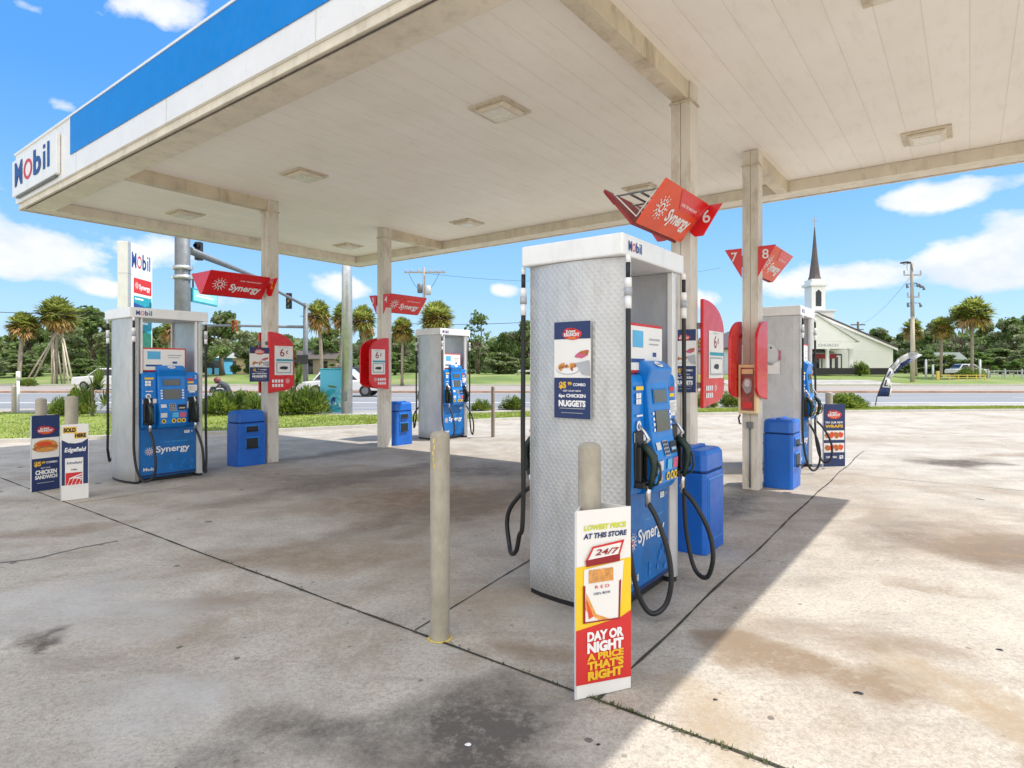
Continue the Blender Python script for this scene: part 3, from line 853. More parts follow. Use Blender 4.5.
FIX = [(-7.36, 3.37), (-5.0, 3.37), (-2.65, 3.36), (-0.27, 3.36), (-7.33, 5.68), (-5.0, 5.69), (-2.65, 5.71), (-0.27, 5.74)]
FLAB = ['above the brand board corner', 'above and between the nearer pair of islands, left of centre', 'nearest the view, right of the first fascia beam', 'at the near right beyond the beam',
        'over the far left column pair', 'over the middle of the far half', 'just behind the number 6 flag', 'at the far right edge of the canopy']
for (X, Y), lb_ in zip(FIX, FLAB):
    t = thing('canopy_light', gr(X * U, Y * U, ZC), TH, 'square soffit light ' + lb_, 'light fixture', 'square light fixtures under the canopy')
    mb = MB(); mb.bx(-.25, .25, -.25, .25, -.02, -.001, BEAM)
    mb.prism([(-.17, -.055), (.17, -.055), (.20, -.021), (-.20, -.021)], -.19, .19, TRIMC, 'y'); mb.build('housing', t, bevel=.005, seg=1)
    mb = MB(); mb.bx(-.14, .14, -.14, .14, -.062, -.0555, LENS); mb.build('lens', t)

# ------------------------------------------------------------------ fuel pumps
def nozzle_mesh(mb, x, y, z, sx):
    """hand nozzle hanging in its boot: grip outward, spout up into the pump"""
    def p(a, b, c): return (sx * (x + a), y + b, z + c)
    mb.tube([p(.03, 0, -.02), p(.05, 0, .05), p(.062, 0, .12), p(.055, 0, .18), p(.02, 0, .225), p(-.02, 0, .245)], [.019, .021, .025, .031, .029, .022], DGREEN, 8)
    mb.tube([p(.03, 0, -.01), p(.08, 0, .01), p(.105, 0, .06), p(.10, 0, .13), p(.07, 0, .175)], .008, DGREEN, 6)
    mb.tube([p(.05, 0, .03), p(.08, 0, .07), p(.075, 0, .13)], .006, BLACK, 6)

def make_pump(X, Y, label, nums, poster=True, drz=0.0, tuck=1.0):
    t = site('fuel_pump', X, Y, label, 'fuel pump', 'fuel pumps under the canopy', drz)
    mb = MB()
    mb.bx(-.385, .385, -.50, .50, 2.262, 2.40, HEADER)
    hd = mb.build('header', t, bevel=.012)
    for sx in (1, -1):
        mb = MB()
        P = Panel(mb, (sx * .385, -sx * .5, 2.262), (0, sx, 0), (0, 0, 1), lift=.003)
        mobil(P, .17, .066, .062, .19, 1, .02)
        mb.build('lettering', hd)
    # bowed end pillars
    def bow(s):
        pts = [(-.365, -.385 * 1), (-.365, -.425)]
        for k in range(9):
            a = -.36 + .72 * k / 8; pts.append((a, -.425 - .055 * math.cos(a / .36 * math.pi / 2) ** .7))
        pts += [(.365, -.425), (.365, -.385), (.33, -.36), (-.33, -.36)]
        return [(q[0], q[1] * s) for q in pts]
    for s in (1, -1):
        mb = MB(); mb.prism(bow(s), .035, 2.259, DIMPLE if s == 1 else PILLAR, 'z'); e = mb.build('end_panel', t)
        mb = MB(); mb.prism([(a * .985, b * .985) for a, b in bow(s)], 0.0, .034, BLACK, 'z'); mb.build('kick_base', t)
    for s in (1, -1):
        for sx in (1, -1):
            mb = MB(); mb.bx(sx * .325, sx * .36, s * .358, s * .335, 1.5, 2.258, WHITE); mb.build('corner_trim', t)
    mb = MB(); mb.bx(-.30, .30, -.357, .357, .05, 1.50, BLUEP); mb.bx(-.29, .29, -.355, .355, 0, .048, BLACK)
    cab = mb.build('cabinet', t, bevel=.006, seg=1)
    for side, sx in enumerate((1, -1)):
        def Pn(x, z=0.0, tilt=0.0, lift=0.003):
            return Panel(mbx, (sx * x, -sx * 0.0, z), (0, sx, 0), (0, 0, 1), lift=lift)
        # lower door
        mb = MB()
        mb.bx(sx * .302, sx * .322, -.355, .355, .07, .74, BLUEP)
        door = mb.build('lower_door', cab, bevel=.006, seg=1)
        mbx = MB(); P = Pn(.322)
        P.text('Synergy', .055, .44, .085, INKW, 2, w=.43, bold=.022)
        P.text('FUEL TECHNOLOGY', .10, .535, .016, SKYB, 2, w=.30, bold=.01)
        P.emblem(-.24, .42, .062, INKW, 2); P.ell(-.235, .405, .02, .03, PINK, 1, 12)
        P.text('Mobil', -.235, .175, .045, INKW, 2, w=.16, bold=.02)
        rnd = random.Random(5)
        for i in range(9):
            P.ell(.02 + rnd.random() * .30, .12 + rnd.random() * .18, .022, .022, BLUEC, 1, 6)
        P.rect(-.355, .075, .355, .10, NAVY, 1); P.ell(.30, .66, .012, .012, CHROME, 1, 10); P.rect(.20, .64, .27, .68, PAPER, 1); P.rect(.21, .65, .26, .655, GREYP, 2); P.rect(.21, .665, .25, .67, GREYP, 2)
        mbx.build('lettering', door)
        # console: wings and the tilted middle
        mb = MB()
        for s in (1, -1):
            ya, yb = (s * .175, s * .355)
            mb.prism([(sx * .302, .745), (sx * .36, .745), (sx * .385, .82), (sx * .375, 1.47), (sx * .36, 1.52), (sx * .302, 1.52)], ya, yb, BLUEC, 'y')
        mb.prism([(sx * .302, .72), (sx * .425, .745), (sx * .462, .80), (sx * .470, .97), (sx * .435, 1.10), (sx * .415, 1.30), (sx * .40, 1.46), (sx * .43, 1.56), (sx * .36, 1.615), (sx * .302, 1.60)],
                 -.174, .174, BLUEC, 'y')
        con = mb.build('console', t, bevel=.012)
        # wing graphics
        mbx = MB(); P = Pn(.386)
        wl, wr = -.265, .265
        for i in range(2):
            for j in range(2): P.rect(wl - .055 + i * .038, 1.33 + j * .038, wl - .022 + i * .038, 1.363 + j * .038, INKW, 1)
        P.rect(wl - .05, 1.25, wl + .04, 1.262, INKW, 1); P.ring(wl - .015, 1.19, .018, .034, INKW, 1)
        P.text(nums[side], wr + .055, 1.45, .045, INKW, 1, bold=.02)
        P.rect(wr - .05, 1.25, wr + .075, 1.335, PAPER, 1); P.rect(wr - .03, 1.225, wr + .05, 1.249, PAPER, 1)
        P.rect(wr - .06, 1.0, wr - .03, 1.10, LIGHTG, 1)
        P.rect(wl - .06, 1.40 + .02, wl + .05, 1.425 + .02, YEL, 1); P.rect(wr - .055, 1.40, wr + .02, 1.43, REDP, 1); P.rect(wr - .05, 1.36, wr + .03, 1.385, YEL, 1)
        for q in range(5): P.rect(wr - .045, 1.255 + q * .014, wr + .055 - (q % 2) * .03, 1.261 + q * .014, GREYP, 2)
        if sx == 1:
            P.rect(wl - .085, 1.09, wl + .085, 1.15, PAPER, 2)
        mbx.build('sticker_set', con)
        # screen, keys, card slot
        mbx = MB()
        def face(zc, zl):   # point on the middle face at height zc
            prof = [(.745, .425), (.80, .462), (.97, .470), (1.10, .435), (1.30, .415), (1.46, .40), (1.56, .43)]
            for (a, xa), (b, xb) in zip(prof, prof[1:]):
                if a <= zc <= b: return xa + (xb - xa) * (zc - a) / (b - a)
            return .47
        def tp(z0, z1):
            xa, xb = face(z0, 0), face(z1, 0)
            return Panel(mbx, (sx * xa, 0, z0), (0, sx, 0), (sx * (xb - xa), 0, z1 - z0), lift=.004), math.hypot(xb - xa, z1 - z0)
        P, hh = tp(1.315, 1.445); P.rect(-.10, .02, .10, .10, SCREEN, 2); P.rect(-.115, .01, .115, .11, BLUEP, 1)
        P, hh = tp(1.12, 1.29); P.rect(-.105, .02, .105, .16, SCREEN, 2)
        for s in (-1, 1):
            for i in range(4): P.rect(s * .135 - .012, .025 + i * .036, s * .135 + .012, .045 + i * .036, INKW, 2)
        P, hh = tp(.975, 1.095)
        P.rect(-.155, .05, -.085, .10, LIGHTG, 2); P.rect(-.05, .0, .03, .105, GREYP, 2)
        for i in range(4):
            for j in range(3): P.rect(-.045 + j * .025, .006 + i * .025, -.027 + j * .025, .024 + i * .025, BLACK, 3)
        P.rect(.055, .01, .16, .09, BLACK, 2); P.rect(.07, .03, .145, .05, CHROME, 3)
        P, hh = tp(.805, .965)
        P.rect(-.165, .085, -.085, .15, LIGHTG, 2); P.rect(-.02, .08, .06, .15, SKYB, 2); P.rect(.075, .08, .155, .15, PINK, 2)
        for k, a in enumerate((-.125, .0, .065, .125)):
            P.ell(a, .035, .028, .03, YEL, 2, 12); P.rect(a - .012, .02, a + .012, .05, BLACK, 3)
        mbx.build('keypad_panel', con)
        mbx = MB(); P = Panel(mbx, (sx * .43, 0, 1.56), (0, sx, 0), (-sx * .07, 0, .055), lift=.004)
        P.ell(0, .04, .05, .03, INKW, 1); P.text('Mobil', 0, .04, .018, NAVYL, 2, w=.06)
        mbx.build('top_badge', con)
        # sign board in the window above the console
        mb = MB()
        mb.bx(sx * .335, sx * .318, -.34, .22, 1.53, 1.86, REDP)
        sb = mb.build('window_sign', t, bevel=.01)
        mbx = MB(); P = Panel(mbx, (sx * .335, 0, 0), (0, sx, 0), (0, 0, 1), lift=.003)
        c_ = -.06 * sx
        lo, hi = (-.34, .22) if sx == 1 else (-.22, .34)
        P.rect(lo + .02, 1.55, hi - .02, 1.84, PAPER, 1)
        P.rect(lo + .07, 1.70, lo + .23, 1.81, SKYB, 2); P.rect(lo + .05, 1.60, lo + .25, 1.625, NAVYL, 2)
        P.rect(hi - .24, 1.75, hi - .06, 1.765, GREYP, 2); P.rect(hi - .24, 1.72, hi - .08, 1.73, GREYP, 2); P.rect(hi - .18, 1.64, hi - .12, 1.67, NAVYL, 2)
        mbx.build('print', sb)
        for s in (-1, 1):
            yb = s * .285
            mb = MB()
            mb.bx(sx * .37, sx * .455, yb - .058, yb + .058, .80, .84, BLACK)
            mb.bx(sx * .37, sx * .40, yb - .058, yb + .058, .84, 1.16, BLACK)
            for q in (-1, 1): mb.bx(sx * .40, sx * .43, yb + q * .050 - .006, yb + q * .050 + .006, .84, 1.06, BLACK)
            mb.build('nozzle_boot', con, bevel=.006, seg=1)
            mb = MB(); nozzle_mesh(mb, .435, yb, .82, sx); nz = mb.build('nozzle', t)
            mb = MB(); mb.tube([(sx * .415, yb, 1.065), (sx * .46, yb, 1.11), (sx * .43, yb, 1.155), (sx * .385, yb, 1.20)], [.013, .012, .011, .010], CHROME, 8)
            mb.build('nozzle_spout', nz)
            mb = MB(); mb.tube([(sx * .462, yb, .815), (sx * .452, yb, .76), (sx * .452, yb, .68)], [.017, .020, .018], CHROME, 8); mb.build('hose_coupling', nz)
            # hose
            ys = s * .455; j = (hash((label, side, s)) % 7) * 0
            y2 = yb; ym = (ys + yb) / 2 + s * .0
            jit = {(0, -1): 0.0, (0, 1): .03, (1, -1): .17, (1, 1): .10}[(side, s)]
            kf = {(0, -1): .70, (0, 1): 1.0, (1, -1): 1.0, (1, 1): .9}[(side, s)] * (1.0 if side == 0 else tuck)
            pts = [(.40, ys, 2.05), (.402, ys, 1.6), (.405, ys, 1.1), (.40, ys, .75), (.41, ys, .45), (.445, ys + s * -.015, .22 + jit), (.50, ys - s * .05, .09 + jit), (.57, ym, .05 + jit), (.64, yb + s * .02, .10 + jit),
                   (.675, yb, .24 + jit), (.645, yb, .42 + jit * .6), (.55, yb, .60 + jit * .2), (.462, yb, .70)]
            pts = [(.452 + (a - .452) * kf if a > .452 else a, b, c) for a, b, c in pts]
            # smooth it
            P_ = [Vector((sx * a, b, c)) for a, b, c in pts]; sm = []
            for i in range(len(P_) - 1):
                p0, p1, p2, p3 = P_[max(0, i - 1)], P_[i], P_[i + 1], P_[min(len(P_) - 1, i + 2)]
                for q in range(5):
                    u = q / 5; sm.append(0.5 * ((2 * p1) + (p2 - p0) * u + (2 * p0 - 5 * p1 + 4 * p2 - p3) * u * u + (3 * p1 - p0 - 3 * p2 + p3) * u ** 3))
            sm.append(P_[-1])
            mb = MB(); mb.tube(sm, .0165, RUBBER, 8); h = mb.build('hose', t)
            mb = MB()
            hx = sx * .40
            mb.tube([(hx, ys, 2.262), (hx, ys, 2.215)], .016, INKW, 8); mb.tube([(hx, ys, 2.215), (hx, ys, 2.12)], .015, RUBBER, 8)
            mb.tube([(hx, ys, 2.12), (hx, ys, 2.06)], .022, INKW, 10); mb.tube([(hx, ys, 2.06), (hx, ys, 2.01)], .025, GREYP, 10); mb.tube([(hx, ys, 2.01), (hx, ys, 1.93)], .021, INKW, 10)
            mb.build('hose_swivel', h)
    return t

P1 = make_pump(-6.08 * U, 2.53 * U, 'fuel pump on the left with bright blue front, beside the price sign sleeves', ('2', '1'))
P2 = make_pump(-1.345 * U, 2.50 * U, 'nearest fuel pump with dimpled steel end and nuggets poster', ('6', '5'))
P3 = make_pump(-6.21 * U, 6.53 * U, 'farthest fuel pump seen between the columns in the sun', ('4', '3'))
P4 = make_pump(-1.545 * U, 6.64 * U, 'fuel pump behind the column with the fire extinguisher cabinet', ('8', '7'), tuck=.25)

P1.scale = (1.10, 1.06, 1.0); P3.scale = (1, 1, 1.03); P4.scale = (1, 1, 1.05)
# papers and scuffs on the end panel of the pump behind the column
mb = MB(); P = Panel(mb, (-.36, -.49, 0), (1, 0, 0), (0, 0, 1), lift=0.0)
P.rect(.14, 1.62, .18, 1.86, TEAL, 1); P.rect(.43, 1.62, .46, 1.76, PINK, 1); P.ell(.30, 1.70, .13, .16, LIGHTG, 1); P.ell(.24, 1.80, .015, .015, BLACK, 2); P.ell(.32, 1.80, .015, .015, BLACK, 2)
P.rect(.16, 1.42, .45, 1.60, PAPER, 1)
mb.build('sticker_set', P4)

# ------------------------------------------------------------------ prints
def chicken_logo(P, ca, cb, w, L=2):
    P.ell(ca, cb, w * .50, w * .26, REDP, L, 18, wob=.10, seed=2)
    P.ell(ca - w * .12, cb + w * .14, w * .30, w * .16, REDP, L, 14, wob=.15, seed=4)
    P.text('Krispy', ca - w * .05, cb + w * .14, w * .12, INKW, L + 1, w=w * .50, bold=.03, rot=.05)
    P.text('KRUNCHY', ca, cb - w * .02, w * .15, INKW, L + 1, w=w * .82, bold=.04)
    P.text('CHICKEN', ca, cb - w * .18, w * .06, INKY, L + 1, w=w * .40, bold=.02)
def plate_food(P, ca, cb, w, L=2, n=16, seed=1, plate=True):
    rnd = random.Random(seed)
    if plate: P.ell(ca, cb - w * .05, w * .52, w * .20, GREYP, L, 24); P.ell(ca, cb - w * .03, w * .50, w * .19, INKW, L + 1, 24)
    for i in range(n):
        a = rnd.uniform(-.36, .36) * w; b = rnd.uniform(-.04, .20) * w * (1 - abs(a) / w)
        P.ell(ca + a, cb + b, w * .09, w * .06, FOOD if rnd.random() < .5 else FOODL, L + 2 + i % 3, 9, rot=rnd.random() * 3, wob=.3, seed=i)
def nuggets(P, w, h):
    P.rect(0, 0, w, h, PAPER, 1)
    P.rect(0, h * .82, w, h, NAVY, 2); P.rect(0, 0, w, h * .42, NAVY, 2)
    chicken_logo(P, w * .5, h * .87, w * .52, 3)
    plate_food(P, w * .38, h * .52, w * .62, 2)
    P.poly([(w * .60, h * .57), (w * .97, h * .60), (w, h * .44), (w * .78, h * .46)], GREYP, 6)
    P.ell(w * .78, h * .66, w * .20, h * .035, PINK, 3, 14, rot=.3, wob=.3); P.ell(w * .84, h * .68, w * .12, h * .02, FOOD, 4, 12, wob=.4)
    P.text('$5', w * .24, h * .345, h * .060, INKY, 3, bold=.05); P.text('99', w * .44, h * .36, h * .032, INKY, 3, bold=.04)
    P.text('COMBO', w * .70, h * .35, h * .028, INKW, 3, w=w * .34, bold=.03)
    P.text('GET OUR NEW', w * .5, h * .285, h * .016, INKW, 3, w=w * .5, bold=.02)
    P.text('6pc CHICKEN', w * .5, h * .235, h * .032, INKW, 3, w=w * .74, bold=.045)
    P.text('NUGGETS', w * .5, h * .155, h * .058, INKW, 3, w=w * .74, bold=.06)
    P.rect(w * .15, h * .10, w * .85, h * .107, GREYP, 3); P.rect(w * .2, h * .055, w * .8, h * .06, GREYP, 3)
def poster_obj(name, o, u, w, h, draw, label, group='food posters', v=(0, 0, 1), rz=TH, thick=.006):
    """o in forecourt axes"""
    t = MB(); Pn = Panel(t, (0, 0, 0), u, v)
    n = Pn.n
    a = Pn.o - n * thick
    vs = []
    for k in (0, 1):
        for (p, q) in ((0, 0), (w, 0), (w, h), (0, h)): vs.append(a + Pn.u * p + Pn.v * q + n * (thick * k))
    t.add(vs, [(3, 2, 1, 0), (4, 5, 6, 7), (0, 1, 5, 4), (1, 2, 6, 5), (2, 3, 7, 6), (3, 0, 4, 7)], LIGHTG)
    draw(Pn, w, h)
    ob = t.build(name, None, gr(*o), rz)
    return tag(ob, label, 'poster', group)
poster_obj('food_poster', (-1.345 * U - .115, 2.50 * U - .497, 1.235), (1, -.0, 0), .275, .63, nuggets, 'nuggets combo poster fixed to the dimpled steel end of the nearest pump')
poster_obj('food_poster', (-1.48 * U - .075, 3.815 * U - .112, 1.33), (1, 0, 0), .235, .62, nuggets, 'nuggets poster on the column right behind the nearest pump')
poster_obj('food_poster', (-6.05 * U + .11, 3.68 * U - .46, 1.36), (0, 1, 0), .34, .56, nuggets, 'small food poster sticking out left of the column beside the number 2 flag')

# bollard sleeves: three-sided printed covers
def sleeve_prism(w, dpt, h, mt=PAPER):
    """front along +x from 0..w at y=0, apex behind"""
    mb = MB(); th = .006
    outer = [(0, 0), (w, 0), (w * .55, dpt)]; cx, cy = w * .5, dpt * .33
    inner = [(cx + (a - cx) * .93, cy + (b - cy) * .93) for a, b in outer]
    for i in range(3):
        j = (i + 1) % 3
        mb.prism([outer[i], outer[j], inner[j], inner[i]], 0.003, h, mt, 'z')
    return mb
def sleeve(name, l0, l1, h, draw, label, dpt=.24, z=0.0):
    """l0,l1: front bottom corners in world"""
    a = Vector(l0); b = Vector(l1); w = (b - a).length
    rz = math.atan2(b.y - a.y, b.x - a.x)
    t = thing(name, (a.x, a.y, z), rz, label, 'sign', 'printed sleeves round the bollards')
    mb = sleeve_prism(w, dpt, h); mb.build('sleeve_board', t)
    mb = MB(); draw(Panel(mb, (0, 0, .003), (1, 0, 0), (0, 0, 1), lift=.001), w, h); mb.build('print', t)
    mb = MB(); mb.bx(-.004, .006, -.003, .006, .003, h, LIGHTG); mb.build('edge_fold', t)
    return t
def cig(P, w, h):
    P.rect(0, 0, w, h, PAPER, 1)
    P.poly([(0, h * .36), (w, h * .40), (w, h * .72), (0, h * .70)], YEL, 2)
    P.poly([(0, h * .075), (w, h * .065), (w, h * .43), (w * .80, h * .40), (0, h * .365)], REDP, 3)
    P.text('LOWEST PRICE', w * .52, h * .905, h * .026, LIME, 3, w=w * .76, bold=.05, slant=.15)
    P.text('AT THIS STORE', w * .52, h * .860, h * .026, NAVY, 3, w=w * .78, bold=.045, slant=.15)
    # open pack
    P.poly([(w * .12, h * .40), (w * .78, h * .395), (w * .86, h * .71), (w * .14, h * .685)], PAPER, 4)
    P.poly([(w * .12, h * .60), (w * .16, h * .60), (w * .16, h * .40), (w * .12, h * .40)], REDD, 5); P.poly([(w * .77, h * .60), (w * .81, h * .61), (w * .785, h * .395), (w * .755, h * .395)], REDD, 5)
    P.poly([(w * .16, h * .47), (w * .40, h * .405), (w * .62, h * .40), (w * .35, h * .44), (w * .18, h * .56)], FOODL, 5)
    P.poly([(w * .17, h * .53), (w * .30, h * .43), (w * .22, h * .42)], ORANGE, 6)
    P.poly([(w * .12, h * .40), (w * .78, h * .395), (w * .78, h * .402), (w * .12, h * .407)], REDD, 6)
    for i in range(6): P.rect(w * (.22 + i * .075), h * .61, w * (.285 + i * .075), h * .68, FOODL, 6)
    P.poly([(w * .16, h * .735), (w * .28, h * .805), (w * .86, h * .825), (w * .78, h * .75)], PAPER, 7)
    for pts in ([(.16, .735), (.28, .805), (.31, .80), (.20, .735)], [(.28, .805), (.86, .825), (.84, .812), (.31, .795)], [(.86, .825), (.78, .75), (.74, .745), (.81, .812)]):
        P.poly([(w * a, h * b) for a, b in pts], REDP, 8)
    P.poly([(w * .16, h * .735), (w * .78, h * .75), (w * .78, h * .71), (w * .17, h * .70)], REDD, 7)
    P.text('24/7', w * .52, h * .772, h * .030, REDD, 9, w=w * .40, bold=.02, slant=.5)
    P.text('R E D', w * .46, h * .585, h * .016, REDP, 6, w=w * .26, bold=.01); P.text("100's BOX", w * .46, h * .55, h * .012, NAVY, 6, w=w * .30, bold=.02)
    P.text('DAY OR', w * .52, h * .325, h * .046, INKW, 6, w=w * .66, bold=.055); P.text('NIGHT', w * .52, h * .265, h * .050, INKW, 6, w=w * .66, bold=.06)
    P.text('A PRICE', w * .52, h * .215, h * .034, INKY, 6, w=w * .66, bold=.05); P.text("THAT'S", w * .52, h * .168, h * .040, INKY, 6, w=w * .66, bold=.055); P.text('RIGHT', w * .52, h * .115, h * .042, INKY, 6, w=w * .64, bold=.06)
def sandwich(P, w, h):
    P.rect(0, 0, w, h, NAVY, 1); P.rect(w * .02, h * .43, w * .98, h * .70, PAPER, 2)
    chicken_logo(P, w * .5, h * .80, w * .62, 3)
    P.ell(w * .5, h * .60, w * .42, h * .075, FOODL, 3, 20); P.ell(w * .5, h * .565, w * .45, h * .05, FOOD, 4, 20, wob=.15); P.ell(w * .52, h * .54, w * .38, h * .03, FOODL, 5, 18); P.ell(w * .45, h * .62, w * .28, h * .03, ORANGE, 5, 14)
    P.text('$5', w * .22, h * .36, h * .055, INKY, 3, bold=.05); P.text('49', w * .42, h * .372, h * .03, INKY, 3, bold=.04); P.text('COMBO', w * .72, h * .37, h * .026, INKW, 3, w=w * .40, bold=.03)
    P.text('GET OUR', w * .5, h * .30, h * .014, INKW, 3, w=w * .34)
    P.text('CHICKEN', w * .52, h * .245, h * .052, INKW, 3, w=w * .76, bold=.055); P.text('SANDWICH', w * .52, h * .18, h * .045, INKW, 3, w=w * .78, bold=.05)
    P.rect(w * .2, h * .10, w * .8, h * .108, GREYP, 3)
def soldhere(P, w, h):
    P.rect(0, 0, w, h, PAPER, 1)
    P.poly([(w * .02, h * .20), (w * .98, h * .20), (w * .98, h * .80), (w * .75, h * .755), (w * .5, h * .745), (w * .25, h * .755), (w * .02, h * .80)], NAVY, 2)
    P.rect(w * .06, h * .885, w * .56, h * .965, INKY, 2); P.rect(w * .48, h * .81, w * .92, h * .885, INKY, 2)
    P.text('SOLD', w * .31, h * .925, h * .050, BLACK, 3, w=w * .44, bold=.06); P.text('HERE', w * .70, h * .848, h * .046, BLACK, 3, w=w * .40, bold=.06)
    P.text('Edgefield', w * .5, h * .665, h * .055, INKW, 3, w=w * .76, bold=.03, slant=.15)
    P.rect(w * .14, h * .19, w * .80, h * .555, PAPER, 3); P.text('Edgefield', w * .47, h * .49, h * .030, NAVY, 4, w=w * .54, slant=.15); P.text('100s', w * .47, h * .40, h * .022, NAVY, 4, w=w * .22)
    P.rect(w * .16, h * .20, w * .76, h * .36, REDP, 4)
    for k in range(4):
        a = w * (.20 + .14 * k)
        P.poly([(a, h * .20), (a + w * .035, h * .20), (a + w * .10, h * .29), (w * .76, h * (.33 - .035 * k) + .012), (w * .76, h * (.33 - .035 * k)), (a + w * .12, h * .275)], INKW, 5)
def menu(P, w, h):
    P.rect(0, 0, w, h, NAVY, 1); chicken_logo(P, w * .5, h * .83, w * .66, 3)
    P.text('TRY OUR NEW', w * .5, h * .705, h * .03, INKW, 3, w=w * .8, bold=.03); P.text('WRAPS', w * .5, h * .645, h * .045, INKY, 3, w=w * .8, bold=.04)
    for cb in (.50, .30):
        P.rect(w * .04, h * (cb - .075), w * .96, h * (cb + .075), PAPER, 2)
        for k in range(4): P.ell(w * (.2 + .2 * k), h * (cb + .005 * (k % 2)), w * .13, h * .045, FOOD if (k + int(cb * 10)) % 2 else ORANGE, 3 + k % 3, 12, rot=k, wob=.3, seed=k)
    P.text('$3', w * .82, h * .15, h * .05, INKW, 3, bold=.05); P.text('COMBO MEAL', w * .38, h * .15, h * .03, INKW, 3, w=w * .5, bold=.03)
s0 = gpt(575.5, 700.5); s1 = gpt(630.5, 688)
sleeve('sleeve_sign', s0, s1, .885, cig, 'tall yellow and red cigarette price sleeve in front of the nearest pump', .22)
s0 = gpt(31, 492.5); s1 = gpt(59.5, 488.2)
sleeve('sleeve_sign', s0, s1, .965, sandwich, 'dark blue chicken sandwich sleeve round the leftmost bollard', .30)
s0 = gpt(61, 501.4); s1 = gpt(88.5, 498)
sleeve('sleeve_sign', s0, s1, .90, soldhere, 'white and navy SOLD HERE sleeve with red stripes', .30)
s0 = gpt(822.8, 466.8); s1 = gpt(845, 466.2)
sleeve('sleeve_sign', s0, s1, 1.0, menu, 'dark blue food menu sleeve right of the pumps in the sun', .26)

def bollard(px, depth, h, r, label, ring=False, mt=CONCP):
    p = at(px, depth)
    t = thing('bollard', p, 0, label, 'bollard', 'painted steel bollards')
    mb = MB(); mb.lathe((0, 0, 0), [(r, 0), (r, h - .012), (r * .93, h - .002), (r * .5, h + .012), (0, h + .015)], mt, 24); mb.build('post', t)
    if ring:
        mb = MB(); n = 30; v = []; rnd = random.Random(2)
        for k in range(n):
            q = 6.283 * k / n
            for rr, z in ((r + .001, .006), (r * 1.22 + .008 * rnd.random(), .003)): v.append((rr * math.cos(q), rr * math.sin(q), z))
        mb.add(v, [(2 * k, 2 * k + 1, 2 * ((k + 1) % n) + 1, 2 * ((k + 1) % n)) for k in range(n)], YELPAINT, True); mb.build('paint_ring', t)
        mb = MB()
        for k in range(5):
            a = math.radians(-122 + 5 * math.sin(k * 2)); z = h - .04 - k * .035
            v = []
            for dz, da, in ((-.013, -.10), (-.013, .08), (.012, .12), (.014, -.08)):
                v.append(((r + .0015) * math.cos(a + da), (r + .0015) * math.sin(a + da), z + dz))
            mb.add(v, [(0, 1, 2, 3)], YELPAINT)
        mb.build('paint_chip', t)
    return t
bollard(440, 3.50, 1.185, .0565, 'grey painted bollard alone in the foreground with a yellow ring at its foot', True)
bollard(589.5, 2.985, 1.18, .0565, 'grey bollard standing inside the cigarette price sleeve')
bollard(41, 7.92, 1.17, .062, 'grey bollard inside the leftmost sandwich sleeve')
bollard(71.5, 7.40, 1.22, .068, 'grey bollard inside the SOLD HERE sleeve')
bollard(829, 9.88, 1.18, .055, 'grey bollard behind the blue food menu sleeve')
bollard(493, 14.0, 1.16, .042, 'thin brown grey post in the sun right of the farthest pump', mt=mat('thin_post_paint', (0.24, 0.20, 0.16), 0.7, dirt=.3))
bollard(14, 21.0, 1.0, .07, 'short grey post on the grass at the far left edge')

# ------------------------------------------------------------------ squeegee and waste bins
def bin_(X, Y, label, openings=True, hh=.88):
    t = site('waste_bin', X, Y, label, 'waste bin', 'blue waste bins beside the columns')
    mb = MB(); w, l = .185, .245
    mb.prism([(-w, -l + .03), (-w + .03, -l), (w - .03, -l), (w, -l + .03), (w, l - .03), (w - .03, l), (-w + .03, l), (-w, l - .03)], .0, hh - .19, BLUE, 'z')
    mb.prism([(-w + .01, -l + .04), (-w + .04, -l + .01), (w - .04, -l + .01), (w - .01, -l + .04), (w - .01, l - .04), (w - .04, l - .01), (-w + .04, l - .01), (-w + .01, l - .04)], hh - .188, hh - .175, NAVY, 'z')
    mb.build('bin_body', t, bevel=.012)
    mb = MB()
    def rr(k): return [(-w * k, -l * k + .04), (-w * k + .04, -l * k), (w * k - .04, -l * k), (w * k, -l * k + .04), (w * k, l * k - .04), (w * k - .04, l * k), (-w * k + .04, l * k), (-w * k, l * k - .04)]
    n = 8; lv = [(hh - .173, 1.0), (hh - .04, .97), (hh, .86)]
    vs = [(a, b, z) for z, k in lv for a, b in rr(k)]
    fs = [(i * n + k, i * n + (k + 1) % n, (i + 1) * n + (k + 1) % n, (i + 1) * n + k) for i in range(2) for k in range(n)] + [tuple(range(2 * n, 3 * n)), tuple(range(n))[::-1]]
    mb.add(vs, fs, BLUE)
    mb.bx(-.03, .03, -.20, .20, hh - .01, hh + .018, BLUE)
    mb.build('lid', t, bevel=.010)
    for s in (1, -1):
        mb = MB()
        if openings:
            for z0, z1 in ((.55, .66), (.28, .47)):
                mb.bx(s * w, s * (w + .012), -.13, .11, z0, z1, BLUEC)
                mb.bx(s * (w + .0125), s * (w + .018), -.11, .09, z0 + .02, z1 - .02, BLACK)
                mb.bx(s * (w + .012), s * (w + .045), -.11, .09, z0 + .005, z0 + .019, BLACK)
        else:
            mb.bx(s * w, s * (w + .006), -.19, .19, .10, hh - .23, BLUEC)
            mb.bx(s * (w + .0065), s * (w + .010), -.17, .17, .12, hh - .25, BLUE)
        mb.build('bin_opening' if openings else 'side_panel', t, bevel=.005, seg=1)
    return t
bin_(-6.106 * U, 3.42 * U, 'blue waste bin between the left pump and its column')
bin_(-1.250 * U, 3.375 * U, 'blue waste bin right behind the nearest pump', False, .87)
bin_(-6.156 * U, 5.60 * U, 'blue waste bin in front of the farthest pump')
bin_(-1.295 * U, 5.58 * U, 'blue waste bin right of the column with the extinguisher cabinet', True, .90)

